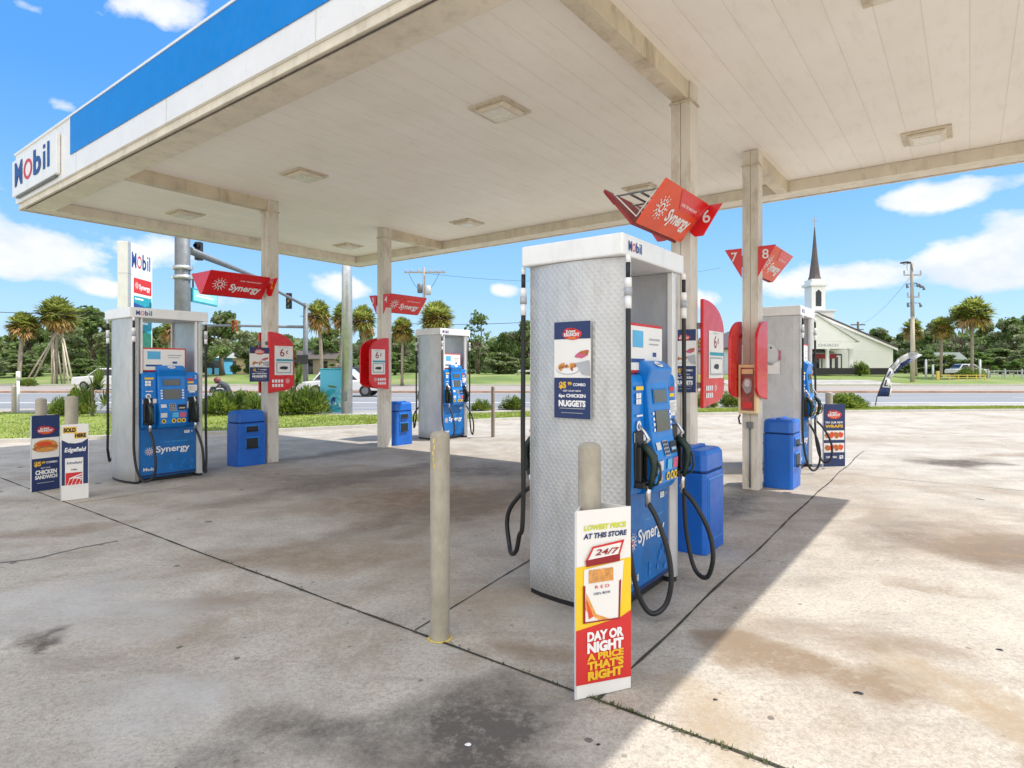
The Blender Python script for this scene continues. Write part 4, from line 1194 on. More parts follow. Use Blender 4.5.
# ------------------------------------------------------------------ red blade signs on the columns
def blade_outline(w, h, n=8):
    pts = [(0, 0.0)]
    pts += [(w * .02, h * .0)]
    for k in range(n + 1):
        q = math.pi / 2 * k / n; pts.append((w * .45 + w * .55 * math.sin(q), h * .16 - h * .13 * math.cos(q)))
    for k in range(n + 1):
        q = math.pi / 2 * k / n; pts.append((w * .10 + w * .90 * math.cos(q), h * .70 + h * .30 * math.sin(q) ** .9))
    pts.append((0, h))
    return pts
def blade(X, Y, sx, dy, label, print_=True):
    """hinged on the sx face of the column at X,Y; reaches w along dy"""
    cC = X > -5 and dy > 0
    w, h, z0 = (.64 if cC else .48), (1.10 if cC else 1.02), 1.165
    t = thing('blade_sign', gr(X + sx * .125, Y + dy * (.10 if cC else (-.12 if (X < -5 and dy > 0) or (X > -5 and sx > 0) else .02)), z0), TH, label, 'sign', 'red blade signs on the columns')
    mb = MB(); out = blade_outline(w, h)
    mb.prism([(a * dy, b) for a, b in out], sx * 0, sx * .035, RED, 'x'); mb.build('blade_board', t, bevel=.006, seg=1)
    u = (0, sx, 0)
    mb = MB(); P = Panel(mb, (sx * .035, 0, 0), u, (0, 0, 1), lift=.003)
    d = dy * sx
    def X_(a): return a * d
    a0, a1 = sorted((X_(w * .22), X_(w * .93)))
    P.rect(a0, .30, a1, .79, PAPER, 1); P.rect(a0 + .03, .33, a1 - .03, .52, GREYP, 2); P.rect(a0 + .05, .35, a1 - .05, .50, PAPER, 3)
    P.ell((a0 + a1) / 2, .42, .08, .03, BLACK, 4, 12, wob=.3); P.rect(a0 + .03, .535, a1 - .0, .57, TEAL, 2)
    P.text('6', (a0 + a1) / 2 - .03, .68, .13, REDD, 2, bold=.01); P.text('¢', (a0 + a1) / 2 + .06, .70, .07, REDD, 2, bold=.01)
    P.text('SAVE UP TO', (a0 + a1) / 2, .768, .012, GREYP, 2, w=.18)
    b0 = min(X_(.05), X_(.30))
    for r_ in range(2):
        for k in range(4): P.rect(b0 + .01 + k * .055, .10 + r_ * .075, b0 + .05 + k * .055, .15 + r_ * .075, INKW, 1)
    P.emblem((X_(.35)), .20, .045, INKW, 1)
    if print_: mb.build('print', t)
    mb = MB()
    for z in (.2, .8): mb.bx(-sx * .024, -sx * .001, -.03, .03, z, z + .06, GALVD)
    mb.build('bracket', t)
    return t
for k, dy, n1, n2 in (('A', 1, 'right of the column with the number 2 flag', 'hidden behind the column with the number 2 flag'), ('B', -1, 'on the right face of the farthest column', 'left of the farthest column, seen from behind'),
                      ('C', 1, 'with a six cent poster right of the column behind the nearest pump', 'behind the nearest pump and its column'), ('D', -1, 'between the extinguisher column and the pump behind it', 'left of the extinguisher column, seen from behind')):
    X, Y = COLS[k]
    blade(X * U, Y * U, 1, dy, 'red blade sign ' + n1, k != 'D')
    blade(X * U, Y * U, -1, dy, 'red blade sign ' + n2)

# ------------------------------------------------------------------ number flags above the pumps
def flag(k, dy, nums, label, open_end=False, panel=RED, z=2.78, cap=True):
    X, Y = COLS[k]
    t = thing('flag_sign', gr(X * U, Y * U, z), TH, label, 'sign', 'red flag signs on the columns')
    hw, hh, L = .30, .335, .97
    S0 = .17 if k in 'AC' else -.080
    # two leaning panels
    for sx in (1, -1):
        mb = MB(); th = .022
        a = Vector((sx * .03, 0, 0)); b = Vector((sx * hw, 0, hh)); nn = Vector((b.z, 0, -sx * b.x)) ; nn = Vector((sx * hh, 0, -(hw - .03))).normalized()
        ya, yb = dy * S0, dy * (S0 + L)
        vs = [];
        for off in (0, 1):
            for (p, y) in ((a, ya), (a, yb), (b, yb), (b, ya)): vs.append(p + Vector((0, y, 0)) - nn * th * (1 - off))
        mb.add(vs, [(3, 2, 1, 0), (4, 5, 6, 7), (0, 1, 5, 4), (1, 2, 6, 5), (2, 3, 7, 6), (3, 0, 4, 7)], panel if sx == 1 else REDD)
        pn = mb.build('synergy_panel', t, fixn=True)
        # print on the outer face
        mb = MB()
        lo = a + Vector((0, ya if sx * dy > 0 else yb, 0))
        P = Panel(mb, lo, (0, sx, 0), (b - a), lift=.003)
        HH = (b - a).length
        if P.n.dot(nn) < 0: P.n = -P.n
        c = L / 2
        e0 = .2 if True else .2
        P.emblem(.20, HH * .48, .115, INKW, 1)
        P.text('Synergy', .62, HH * .42, .115, INKW, 1, w=.52, bold=.03, slant=.1)
        P.text('FUEL TECHNOLOGY', .68, HH * .72, .022, INKW, 1, w=.36, bold=.02)
        if panel is ORANGE: P.poly([(.34, HH * .98), (.98, HH * .98), (.98, HH * .60), (.50, HH * .62)], RED, 0.5)
        mb.build('lettering', pn)
    # number plates: a wide inverted triangle at the column
    yc = -.118
    for sx in (1, -1):
        pts = [(sx * .102, .10), (sx * .15, .05), (sx * .235, .05), (sx * .42, .335), (sx * .102, .335)] if k in 'AC' else [(sx * .102, -.05), (sx * .32, .335), (sx * .102, .335)]
        mb = MB(); mb.prism(pts, yc - .01, yc + .01, RED, 'y'); pl = mb.build('number_plate', t, bevel=.004, seg=1)
        mb = MB(); P = Panel(mb, (0, yc - .01, 0), (1, 0, 0), (0, 0, 1), lift=.003)
        nx = .27 if k in 'AC' else .195
        P.text(nums[0] if sx < 0 else nums[1], sx * nx, .23, .12, INKW if k != 'A' else INKY, 1, bold=.01)
        mb.build('lettering', pl)
    mb = MB()
    for s in (1, -1): mb.tube([(s * .05, dy * (S0 + .02), .27), (s * .05, dy * (S0 + L - .02), .27)], .010, GALVD, 6)
    for q in (.25, .6, 1.0):
        yq = dy * (S0 + q * L * .96)
        mb.tube([(-hw + .085, yq, hh - .03), (0, yq, .075), (hw - .085, yq, hh - .03)], .008, INKW, 6)
        mb.tube([(-hw + .10, yq, hh - .055), (hw - .10, yq, hh - .055)], .008, GALVD, 6)
    mb.build('frame', t)
    if cap:
        mb = MB(); mb.prism([(-.03, 0), (.03, 0), (hw, hh), (-hw, hh)], dy * (S0 + L), dy * (S0 + L + .015), RED, 'y'); mb.build('end_cap', t)
    return t
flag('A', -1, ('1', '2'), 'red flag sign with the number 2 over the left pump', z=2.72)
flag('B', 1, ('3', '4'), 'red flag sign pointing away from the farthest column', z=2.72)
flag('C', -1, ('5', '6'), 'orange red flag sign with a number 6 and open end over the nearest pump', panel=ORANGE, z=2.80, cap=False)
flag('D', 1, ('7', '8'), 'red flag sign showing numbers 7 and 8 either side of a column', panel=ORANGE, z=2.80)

# fire extinguisher cabinet and outlet
X, Y = COLS['D']; t = site('extinguisher_cabinet', X * U, Y * U - .105, 'cream framed red fire extinguisher cabinet on the right hand column', 'cabinet')
mb = MB(); mb.bx(-.12, .12, -.12, -.004, .99, 1.62, CREAM); mb.build('cabinet_case', t, bevel=.015)
mb = MB(); mb.bx(-.082, .082, -.127, -.1205, 1.03, 1.58, mat('cabinet_window', (0.30, 0.035, 0.03), 0.25, var=.5, scale=9)); w_ = mb.build('cabinet_window', t)
mb = MB(); P = Panel(mb, (0, -.127, 0), (1, 0, 0), (0, 0, 1), lift=.002)
P.ell(0, 1.35, .06, .10, GREYP, 1, 14, wob=.2); P.ell(0, 1.38, .035, .05, PAPER, 2, 12, wob=.2); P.rect(-.06, 1.06, .06, 1.14, REDP, 1); P.rect(-.07, 1.5, .07, 1.56, CREAM, 1)
mb.build('cabinet_label', w_)
mb = MB(); mb.tube([(-.11, -.05, .97), (-.13, -.05, .93), (-.12, -.05, .86), (-.10, -.05, .85)], .012, BLACK, 6); mb.build('strap', t)
t = site('power_outlet', X * U, Y * U - .102, 'small grey outlet box with a conduit running down the column', 'outlet box')
mb = MB(); mb.bx(-.04, .04, -.035, -.001, .80, .88, GALVD); mb.build('outlet_box', t, bevel=.004, seg=1)
mb = MB(); mb.tube([(0, -.014, .80), (0, -.014, .03)], .012, GALVD, 8); mb.build('conduit', t)

# ------------------------------------------------------------------ price sign
def price_sign():
    D = 20.9
    p = at(128, D)
    t = thing('price_sign', p, math.atan2(1.0, -0.066), 'tall white fuel price sign with red and blue panels behind the left pump', 'sign')
    L, W, H = 1.60, .36, 6.0
    mb = MB(); mb.bx(0, L, 0, W, 1.0, H, WHITE); mb.bx(.2, L - .2, .05, W - .05, 0, 1.0, KERB); mb.build('sign_case', t, bevel=.02)
    mb = MB(); mb.bx(-.004, L + .004, -.004, W + .004, 4.88, 4.91, LIGHTG); mb.build('case_seam', t)
    mb = MB(); P = Panel(mb, (0, 0, 0), (1, 0, 0), (0, 0, 1), lift=.005)
    mobil(P, L * .52, 5.42, .52, L * .76, 1, .03)
    P.rect(L * .22, 4.27, L * .95, 4.80, REDP, 1); P.emblem(L * .34, 4.54, .14, INKW, 2); P.text('Synergy', L * .66, 4.52, .17, INKW, 2, w=L * .46, bold=.03)
    P.rect(L * .22, 3.42, L * .95, 4.17, TEAL, 1); P.poly([(L * .22, 3.42), (L * .95, 3.42), (L * .95, 3.77), (L * .22, 3.92)], NAVYL, 2); P.poly([(L * .4, 3.42), (L * .95, 3.42), (L * .95, 3.62)], PINK, 3); P.rect(L * .26, 4.04, L * .6, 4.10, INKW, 3)
    P.rect(L * .22, 2.3, L * .95, 3.32, TEAL, 1); P.poly([(L * .22, 2.3), (L * .95, 2.3), (L * .95, 2.85), (L * .5, 3.0), (L * .22, 2.8)], TEALG, 2); P.rect(L * .26, 3.19, L * .8, 3.26, INKW, 3)
    P.rect(L * .22, 1.25, L * .95, 1.8, TEAL, 1)
    mb.build('sign_print', t)
price_sign()

# ------------------------------------------------------------------ poles and signals
def signal_head(mb, c, h=1.0, w=.34, face=(0, -1), mt=BLACK, n=3):
    x, y, z = c
    mb.bx(x - w / 2, x + w / 2, y - .1, y + .1, z - h / 2, z + h / 2, mt)
    for i in range(n):
        zz = z + h / 2 - h * (i + .5) / n
        mb.tube([(x, y - .1, zz), (x, y - .26, zz + .0)], [w * .36, w * .38], mt, 10, cap=False)
def lenses(mb, c, h=1.0, w=.34):
    x, y, z = c
    for i, cl in enumerate(('signal_red', 'signal_amber', 'signal_green')):
        zz = z + h / 2 - h * (i + .5) / 3
        m_ = mat(cl, {'signal_red': (.25, .02, .02), 'signal_amber': (.3, .16, .02), 'signal_green': (.02, .18, .12)}[cl], .2)
        mb.tube([(x, y - .10, zz), (x, y - .115, zz)], w * .33, m_, 10)
def near_mast():
    p = at(182.5, 21.0); t = thing('signal_mast', p, 0, 'thick steel traffic signal mast rising behind the left pump', 'traffic mast')
    mb = MB(); mb.tube([(0, 0, 0), (0, 0, 8.5)], [.27, .23], GALVD, 16); mb.lathe((0, 0, 0), [(.42, 0), (.42, .05), (.3, .06)], GALVD); mb.build('pole', t)
    mb = MB()
    for z in (EYE + (HZ - 268) / FPX * 21, EYE + (HZ - 277.5) / FPX * 21):
        mb.lathe((0, 0, z), [(.27, -.07), (.30, -.06), (.30, .06), (.27, .07)], GALV, 16); mb.bx(-.36, -.26, -.05, .05, z - .05, z + .05, GALV); mb.bx(.26, .36, -.05, .05, z - .05, z + .05, GALV)
    mb.build('clamp_band', t)
    e = at(256, 31.0, 277) - p; s = Vector((.2, .1, at(0, 21, 250).z))
    e2 = s + (e - s) * 1.25
    mb = MB(); mb.tube([s, e, e2], [.13, .085, .07], GALVD, 10); mb.build('arm', t)
    mb = MB(); q = s + (e - s) * .16; signal_head(mb, (q.x - .1, q.y - .2, q.z + .15), .66, .22, n=2); sh = mb.build('signal_head', t)
    # street name blade under the arm
    b0 = at(191.5, 21.4, 287) - p; b1 = at(216.5, 23.2, 298) - p
    d = (b1 - b0); d.z = 0; L = d.length; rz = math.atan2(d.y, d.x)
    o = thing('street_sign', p + b0 + Vector((0, 0, -.52)), rz, 'teal street name blade hanging beside the thick signal mast', 'street sign')
    mb = MB(); mb.bx(0, L, -.04, .04, 0, .50, TEAL); mb.build('blade', o, bevel=.01)
    mb = MB(); P = Panel(mb, (0, -.04, 0), (1, 0, 0), (0, 0, 1), lift=.004); P.rect(.05, .06, L - .05, .44, mat('blade_face', (.25, .62, .62), .4, var=.15), 1)
    P.rect(.2, .22, L * .85, .27, INKW, 2); P.rect(.4, .31, L * .7, .34, INKW, 2); mb.build('print', o)
    mb = MB(); mb.tube([(.1, 0, .5), (.1, 0, .95)], .03, BLACK, 6); mb.tube([(L - .2, 0, .5), (L - .2, 0, .95)], .03, BLACK, 6); mb.build('hanger', o)
near_mast()
def far_mast():
    D = 45.0
    p = at(305.5, D); t = thing('signal_mast', p, 0, 'far steel signal mast with two arms between the left columns', 'traffic mast')
    zt = at(0, D, 303).z
    mb = MB(); mb.tube([(0, 0, 0), (0, 0, zt)], [.20, .16], GALVD, 10); mb.build('pole', t)
    e = at(262, 34, 283) - p; z0 = at(0, D, 306).z
    mb = MB(); mb.tube([(0, 0, z0), tuple(Vector((0, 0, z0)) * .65 + e * .35), e], [.11, .10, .08], GALVD, 8); mb.build('arm', t)
    z1 = at(0, D, 327).z; e1 = at(196, 45, 325) - p
    mb = MB(); mb.tube([(0, 0, z1), e1], [.11, .07], GALVD, 8); mb.build('arm', t)
    for (px, d, py) in ((289, 42.5, 301), (235, 45, 326)):
        c = at(px, d, py) - p; mb = MB(); signal_head(mb, tuple(c), 1.1 if px > 250 else .85, .36, mt=BLACK if px > 250 else mat('amber_housing', (.35, .12, .03), .5)); s = mb.build('signal_head', t)
        mb = MB(); lenses(mb, (c.x, c.y - .005, c.z), 1.1 if px > 250 else .85, .36); mb.build('signal_lens', s)
    c = at(304, 45, 359) - p; mb = MB(); mb.bx(c.x - .4, c.x + .4, c.y - .45, c.y - .2, c.z - .35, c.z + .3, BLACK); mb.build('walk_signal', t, bevel=.04)
far_mast()
def shiny_pole():
    t = thing('lamp_pole', at(347, 20.6), 0, 'shiny galvanised pole rising past the canopy beside the teal cabinet', 'pole')
    mb = MB(); mb.tube([(0, 0, 0), (0, 0, 9.5)], [.185, .16], GALV, 20); mb.build('pole', t)
    mb = MB(); mb.lathe((0, 0, 0), [(.30, 0), (.30, .05), (.2, .06)], GALV); mb.bx(-.06, .06, -.21, -.17, .5, .75, GALVD); mb.build('base_plate', t)
shiny_pole()
def cabinet():
    D = 20.9; p = at(331.5, D)
    t = thing('utility_cabinet', p, .08, 'teal painted utility cabinet with a water mural beside the shiny pole', 'cabinet')
    w, h, d = .385, 1.56, .5
    MUR = MATS.get('mural')
    m, tt, b = base_mat('cabinet_mural')
    tc = tt.new('ShaderNodeTexCoord').outputs['Object']
    n = tt.noise(tt.mapping(tc, scale=(2.2, 2.2, 4.5)), 1.3, 5, .6, 1.5)
    sep = tt.new('ShaderNodeSeparateXYZ'); tt.l.new(tc, sep.inputs[0])
    c = tt.ramp(n, [(.35, (.02, .25, .38)), (.48, (.06, .42, .55)), (.60, (.20, .62, .72)), (.70, (.45, .70, .70))])
    f = tt.ramp(tt.math('ADD', sep.outputs[2], tt.math('MULTIPLY', n, .5)), [(.95, 0), (1.35, 1)])
    c = tt.mix(f, c, (.09, .45, .68)); tt.l.new(c, b.inputs['Base Color']); b.inputs['Roughness'].default_value = .45
    mb = MB(); mb.bx(-w, w, 0, d, .06, h, m); mb.bx(-w - .02, w + .02, -.02, d + .02, h, h + .04, TEAL); mb.bx(-w + .02, w - .02, .02, d - .02, -.02, .058, KERB); mb.build('cabinet_case', t, bevel=.012)
    mb = MB(); P = Panel(mb, (0, 0, 0), (1, 0, 0), (0, 0, 1), lift=.004)
    P.ell(.02, .98, .16, .035, OAKB, 1, 16, rot=-.15, wob=.3); P.ell(-.05, .80, .20, .08, TEAL, 1, 16, rot=.3, wob=.2); P.ell(.06, .50, .07, .14, NAVYL, 1, 14, rot=-.2, wob=.2)
    P.ell(.06, .42, .04, .06, SKYB, 2, 12)
    rnd = random.Random(4)
    for i in range(22): P.ell(rnd.uniform(-.33, .33), rnd.uniform(.1, .42), rnd.uniform(.01, .03), rnd.uniform(.02, .07), INKW if i % 2 else TEAL, 3, 7, rot=rnd.random() * 3, wob=.4, seed=i)
    mb.build('mural', t)
    mb = MB(); mb.bx(w * .8, w * .86, -.02, -.001, .75, .9, GALV); mb.build('handle', t)
cabinet()
def util_pole_left():
    D = 62.0; p = at(424, D); t = thing('utility_pole', (p.x, p.y, gz(p.x, p.y)), 0, 'distant utility pole with a long cross arm above the farthest pump', 'utility pole')
    H = at(0, D, 268).z
    mb = MB(); mb.tube([(0, 0, -.1), (0, 0, H)], [.17, .12], WOODP, 8); mb.build('pole', t)
    za = at(0, D, 273).z; mb = MB(); mb.bx(-2.0, 2.2, -.06, .06, za - .07, za + .07, WOODP); mb.build('cross_arm', t)
    mb = MB()
    for x in (-1.9, -1.3, -.6, .6, 1.3, 2.0): mb.lathe((x, 0, za + .07), [(.04, 0), (.09, .08), (.05, .14), (.09, .2), (.02, .3)], GREYP, 8)
    mb.build('insulator', t)
    for x, z in ((.45, at(0, D, 291).z), (-.40, at(0, D, 289).z)):
        mb = MB(); mb.lathe((x, -.1, z), [(.0, -.5), (.26, -.48), (.28, .35), (.2, .45), (0, .47)], LIGHTG if x > 0 else GALVD, 10); mb.build('transformer', t)
    mb = MB()
    for s in (-1, 1):
        pts = [(s * 1.6, 0, za)] + [(s * (1.6 - 1.25 * k / 8), -.05, za - 1.75 * math.sin(k / 8 * math.pi / 2)) for k in range(1, 9)]
        mb.tube(pts, .02, BLACK, 4)
    mb.build('drop_wire', t)
util_pole_left()
def util_pole_right():
    D = 66.0; p = at(912.5, D); z0 = gz(p.x, p.y); t = thing('utility_pole', (p.x, p.y, z0), 0, 'tall wooden utility pole with a street lamp right of the church', 'utility pole')
    H = at(0, D, 263).z - z0
    mb = MB(); mb.tube([(0, 0, -.1), (0, 0, H * .55)], [.24, .20], WOODL, 10); mb.tube([(0, 0, H * .55), (-.1, 0, H)], [.20, .15], WOODP, 10); mb.build('pole', t)
    zz = lambda py: at(0, D, py).z - z0
    mb = MB()
    for py, a, b in ((275, -.95, .95), (297, -.55, .75)): mb.bx(a, b, -.05, .05, zz(py) - .06, zz(py) + .06, WOODP)
    mb.build('cross_arm', t)
    mb = MB()
    for x, py in ((-.9, 274), (.9, 274), (-.5, 296), (.7, 296)): mb.lathe((x, 0, zz(py)), [(.05, 0), (.12, .1), (.06, .2), (.1, .3), (.02, .45)], GREYP, 8)
    for x, py in ((-.7, 284), (.75, 284), (1.1, 286), (.45, 283), (-.6, 303), (.75, 303)): mb.tube([(x, -.1, zz(py)), (x + .1, -.1, zz(py) - .45)], [.1, .14], GALVD, 8); mb.tube([(0, 0, zz(py)), (x, -.1, zz(py))], .03, BLACK, 4)
    mb.build('insulator', t)
    mb = MB(); mb.tube([(-.05, -.1, zz(272)), (-.3, -.3, zz(265)), (-.75, -.5, zz(263)), (-.95, -.6, zz(263.5))], .05, GALVD, 8); arm = mb.build('lamp_arm', t)
    mb = MB(); mb.prism([(-.55, 0), (-.5, .14), (.1, .22), (.45, .12), (.5, 0)], -.22, .22, BLACK, 'y'); o = mb.build('lamp_head', t, (-1.15, -.65, zz(264.5)), bevel=.04)
    mb = MB(); mb.lathe((-.1, 0, -.16), [(0, 0), (.14, .03), (.18, .155)], LIGHTG, 12); mb.build('lamp_glass', o)
    mb = MB(); mb.tube([(-.9, -.6, zz(264)), (-.95, -.5, zz(268)), (-.75, -.3, zz(271))], .02, BLACK, 5); mb.build('lamp_wire', t)
util_pole_right()
def small_pole():
    D = 120; p = at(858, D); t = thing('utility_pole', (p.x, p.y, gz(p.x, p.y)), 0, 'faraway dark utility pole just behind the church roof', 'utility pole')
    H = at(0, D, 322).z - .9; mb = MB(); mb.tube([(0, 0, 0), (0, 0, H)], .2, BARK, 6); mb.build('pole', t); mb = MB(); mb.bx(-1.4, 1.4, -.1, .1, H - .7, H - .5, BARK); mb.bx(-1.1, 1.1, -.1, .1, H - 1.6, H - 1.45, BARK); mb.build('cross_arm', t)
small_pole()
def wire(a, b, sag, r, label, grp='overhead wires'):
    a, b = Vector(a), Vector(b); pts = []
    for k in range(25):
        u = k / 24; p = a.lerp(b, u); p.z -= sag * 4 * u * (1 - u); pts.append(p)
    mb = MB(); mb.tube(pts, r, BLACK, 4); tag(mb.build('overhead_wire'), label, 'wire', grp)
wire(at(912, 66, 275), at(858, 120, 325), 1.0, .02, 'thin overhead wire from the lamp pole towards the faraway pole behind the church')
wire(at(424, 62, 273), at(720, 70, 268), 1.2, .014, 'thin overhead wire from the cross arm pole towards the nearest pump')
wire(at(-90, 58, 306), at(140, 62, 312), .4, .03, 'thin overhead wire above the far left palms')
wire(at(300, 60, 316), at(530, 64, 322), .5, .025, 'thin overhead wire across the trees behind the farthest pump')

def feather_flag():
    D = 25.2; p = at(875, D)
    t = thing('feather_flag', p, 0, 'black and white feather flag bending in the wind by the road', 'flag')
    def W(px, py): q = at(px, D, py); return Vector((q.x - p.x, 0, q.z))
    mb = MB(); mb.tube([W(875, 407), W(877, 397), W(882, 383), (W(889, 368)), W(900, 356.5), W(911, 351.5), W(919, 352)], [.02, .018, .015, .013, .011, .009, .006], BLACK, 8); mb.build('pole', t)
    L = [(877.5, 396.5), (880.5, 387), (884.5, 377), (890, 367), (898, 358), (908, 352.5), (918, 352.5)]
    Rr = [(890, 396.5), (891.5, 388), (891.5, 379.5), (896, 374), (903, 366.5), (911, 361), (921, 355)]
    cols = [NAVY, NAVY, PAPER, GREYP, NAVY, PAPER]
    def sheet(off, name, par):
        mb = MB(); nseg = 4; pts = []
        for (a, b) in zip(L, Rr):
            A, B = W(*a), W(*b); row = []
            for k in range(7):
                u = k / 6; q = A.lerp(B, u); q.y = off + .10 * math.sin(u * 5 + len(pts) * 1.1) * u; row.append(q)
            pts.append(row)
        for i in range(6):
            for k in range(6):
                mt = [NAVY, PAPER, LIGHTG, GREYP, LIGHTG, GREYP][i]
                if k >= 4 and i in (3, 4): mt = NAVY
                if i == 0: mt = NAVY if k < 5 else PAPER
                if i == 1 and k < 1: mt = NAVY
                mb.add([pts[i][k], pts[i][k + 1], pts[i + 1][k + 1], pts[i + 1][k]], [(0, 1, 2, 3)], mt, True)
        return mb.build(name, par), pts
    ob, pts = sheet(0, 'flag_cloth', t)
    s = ob.modifiers.new('thick', 'SOLIDIFY'); s.thickness = .004
    # lettering strokes sewn on the cloth (illegible in the wind)
    mb = MB()
    def cell(i, k0, k1, u0, u1, mt):
        def lerp(i, u, v):
            k = u * 6; a = int(min(5, k)); f = k - a
            A = pts[i][a].lerp(pts[i][a + 1], f); B = pts[i + 1][a].lerp(pts[i + 1][a + 1], f); q = A.lerp(B, v); q.y -= .012; return q
        mb.add([lerp(i, k0, u0), lerp(i, k1, u0), lerp(i, k1, u1), lerp(i, k0, u1)], [(0, 1, 2, 3)], mt)
    for i, segs in ((1, [(.25, .8, .15, .25), (.25, .8, .7, .8), (.25, .4, .15, .8)]), (2, [(.2, .75, .1, .2), (.2, .35, .1, .75), (.2, .75, .65, .75)]), (3, [(.2, .75, .1, .22), (.55, .7, .1, .9)]), (3, [(.15, .75, .5, .6)])):
        for a, b, c, d in segs: cell(i, a, b, c, d, NAVY if i < 3 else INKW)
    mb.build('lettering', ob)
feather_flag()

# small white marker and posts
t = thing('pipe_marker', at(18, 21.4), 0, 'slim white pipeline marker post at the far left beside a grey post', 'marker post')
mb = MB(); mb.tube([(0, 0, 0), (0, 0, 1.2)], .045, PAPER, 10); mb.build('post', t); mb = MB(); mb.tube([(0, 0, 1.2), (0, 0, 1.5)], [.07, .06], PAPER, 10); mb.build('cap', t)

# ------------------------------------------------------------------ church
def church():
    D = 82.0; p = at(815, D); z0 = gz(p.x, D)
    k = D / FPX
    def X(px, dy=0.0): return (px - 512) * (D + dy) / FPX - p.x
    def Z(py, dy=0.0): return EYE + (HZ - py) * (D + dy) / FPX - z0
    t = thing('church', (p.x, p.y, z0), 0, 'white church with a tall brown spire and columned porch across the road', 'church')
    Wd = 78 * k; ze = Z(347.5); zp = Z(314); Lb = 26
    mb = MB(); mb.prism([(-Wd, 0), (Wd, 0), (Wd, ze), (0, zp), (-Wd, ze)], 0, Lb, CHWALL, 'y')
    w = mb.build('wall', t)
    mb = MB()
    for s in (-1, 1):
        pts = [(0, zp + .02), (s * (Wd + .45), ze - .14), (s * (Wd + .45), ze + .10), (0, zp + .28)]
        mb.prism(pts, -.45, Lb + .3, ROOFD, 'y')
    mb.build('roof', t)
    mb = MB()
    for s in (-1, 1):
        mb.prism([(0, zp - .28), (s * (Wd + .42), ze - .44), (s * (Wd + .42), ze - .15), (0, zp + .01)], -.42, -.30, WHITE, 'y')
    mb.build('fascia_board', t)
    # porch with its own gable
    yp = -4.2; xl, xr = X(776, yp), X(855, yp); zb = Z(343, yp); za = Z(321, yp); xm = (xl + xr) / 2
    mb = MB(); mb.prism([(xl - .3, zb + .2), (xr + .3, zb + .2), (xm, za + .8)], yp, -.46, CHWALL, 'y'); mb.bx(xl, xr, yp, -.46, zb - .75, zb + .19, WHITE)
    ph = mb.build('porch', t)
    mb = MB()
    for s, e in ((-1, xl - .5), (1, xr + .5)): mb.prism([(xm, za + .82), (e, zb + .10), (e, zb + .34), (xm, za + 1.06)], yp - .25, -.47, ROOFD if s == 9 else LIGHTG, 'y')
    mb.build('porch_roof', ph)
    for px in (779, 803, 827.5, 850.5):
        x = X(px, yp + .3); mb = MB(); mb.lathe((x, yp + .35, 0), [(.34, 0), (.34, .15), (.25, .2), (.22, zb - 1.0), (.33, zb - .9), (.33, zb - .752)], WHITE, 14); mb.build('porch_column', ph)
    mb = MB(); P = Panel(mb, (0, yp, 0), (1, 0, 0), (0, 0, 1), lift=.02); P.text('CHURCH', X(828, yp), zb - .28, .34, GREYP, 1, w=2.6, bold=.02)
    mb.build('lettering', ph)
    def door(px0, px1, name):
        mb = MB(); a, b = X(px0), X(px1); mb.bx(a, b, -.12, -.003, .0, Z(354), BLACK); d = mb.build(name, t)
        mb = MB(); mb.bx(a + .18, b - .18, -.16, -.122, .05, Z(355.5), WHITE); f = mb.build('door_leaf', d)
        mb = MB(); mb.bx((a + b) / 2 - .22, (a + b) / 2 + .22, -.18, -.162, .8, Z(357), GLASSD); mb.build('pane', f)
    door(830, 841.5, 'door'); door(812, 822, 'door')
    mb = MB(); a, b = X(806), X(826); mb.prism([(-2.6, Z(355)), (-.01, Z(350)), (-.01, Z(349)), (-2.6, Z(354))], a, b, GREYP, 'x'); mb.bx(a, b, -2.65, -2.6, Z(359), Z(354.5), REDD); mb.build('awning', t)
    mb = MB(); mb.bx(xl - 1, xr + 4.0, yp - 1.2, yp - .3, 0, .85, BLACK); mb.build('porch_rail', t)
    mb = MB()
    for i in range(26):
        z = .4 + i * .3
        if z < ze - .3: mb.bx(X(856), Wd - .02, -.012, -.002, z, z + .02, LIGHTG)
    mb.build('siding', w)
    # steeple
    yS = 3.0
    mb = MB(); mb.bx(X(803, yS), X(828, yS), yS - 1.6, yS + 1.6, Z(325, yS), Z(313, yS), CHWALL); mb.bx(X(801.5, yS), X(829.5, yS), yS - 1.8, yS + 1.8, Z(313, yS) + .003, Z(311, yS), LIGHTG)
    mb.bx(X(808, yS), X(821.5, yS), yS - 1.05, yS + 1.05, Z(311, yS) + .003, Z(287, yS), WHITE); mb.bx(X(806, yS), X(823, yS), yS - 1.35, yS + 1.35, Z(287, yS) + .003, Z(284, yS), WHITE); mb.bx(X(808, yS), X(821.5, yS), yS - 1.1, yS + 1.1, Z(284, yS) + .003, Z(280, yS), WHITE)
    stp = mb.build('steeple_tower', t, bevel=.03)
    mb = MB(); a, b = X(812, yS), X(817.5, yS); mb.prism([(a, Z(307, yS)), (b, Z(307, yS)), (b, Z(293, yS)), ((a + b) / 2, Z(290.5, yS)), (a, Z(293, yS))], yS - 1.09, yS - 1.053, GLASSD, 'y'); mb.build('louvre', stp)
    mb = MB(); n = 8; cx = X(814.6, yS); prof = [(.88, Z(280, yS)), (.70, Z(276, yS)), (.36, Z(255, yS)), (.05, Z(227, yS))]
    v = []; 
    for r, z in prof:
        for q in range(n): v.append((cx + r * math.cos(6.283 * (q + .5) / n), yS + r * math.sin(6.283 * (q + .5) / n), z))
    mb.add(v, [(i * n + q, i * n + (q + 1) % n, (i + 1) * n + (q + 1) % n, (i + 1) * n + q) for i in range(3) for q in range(n)], SPIRE); sp = mb.build('spire', t)
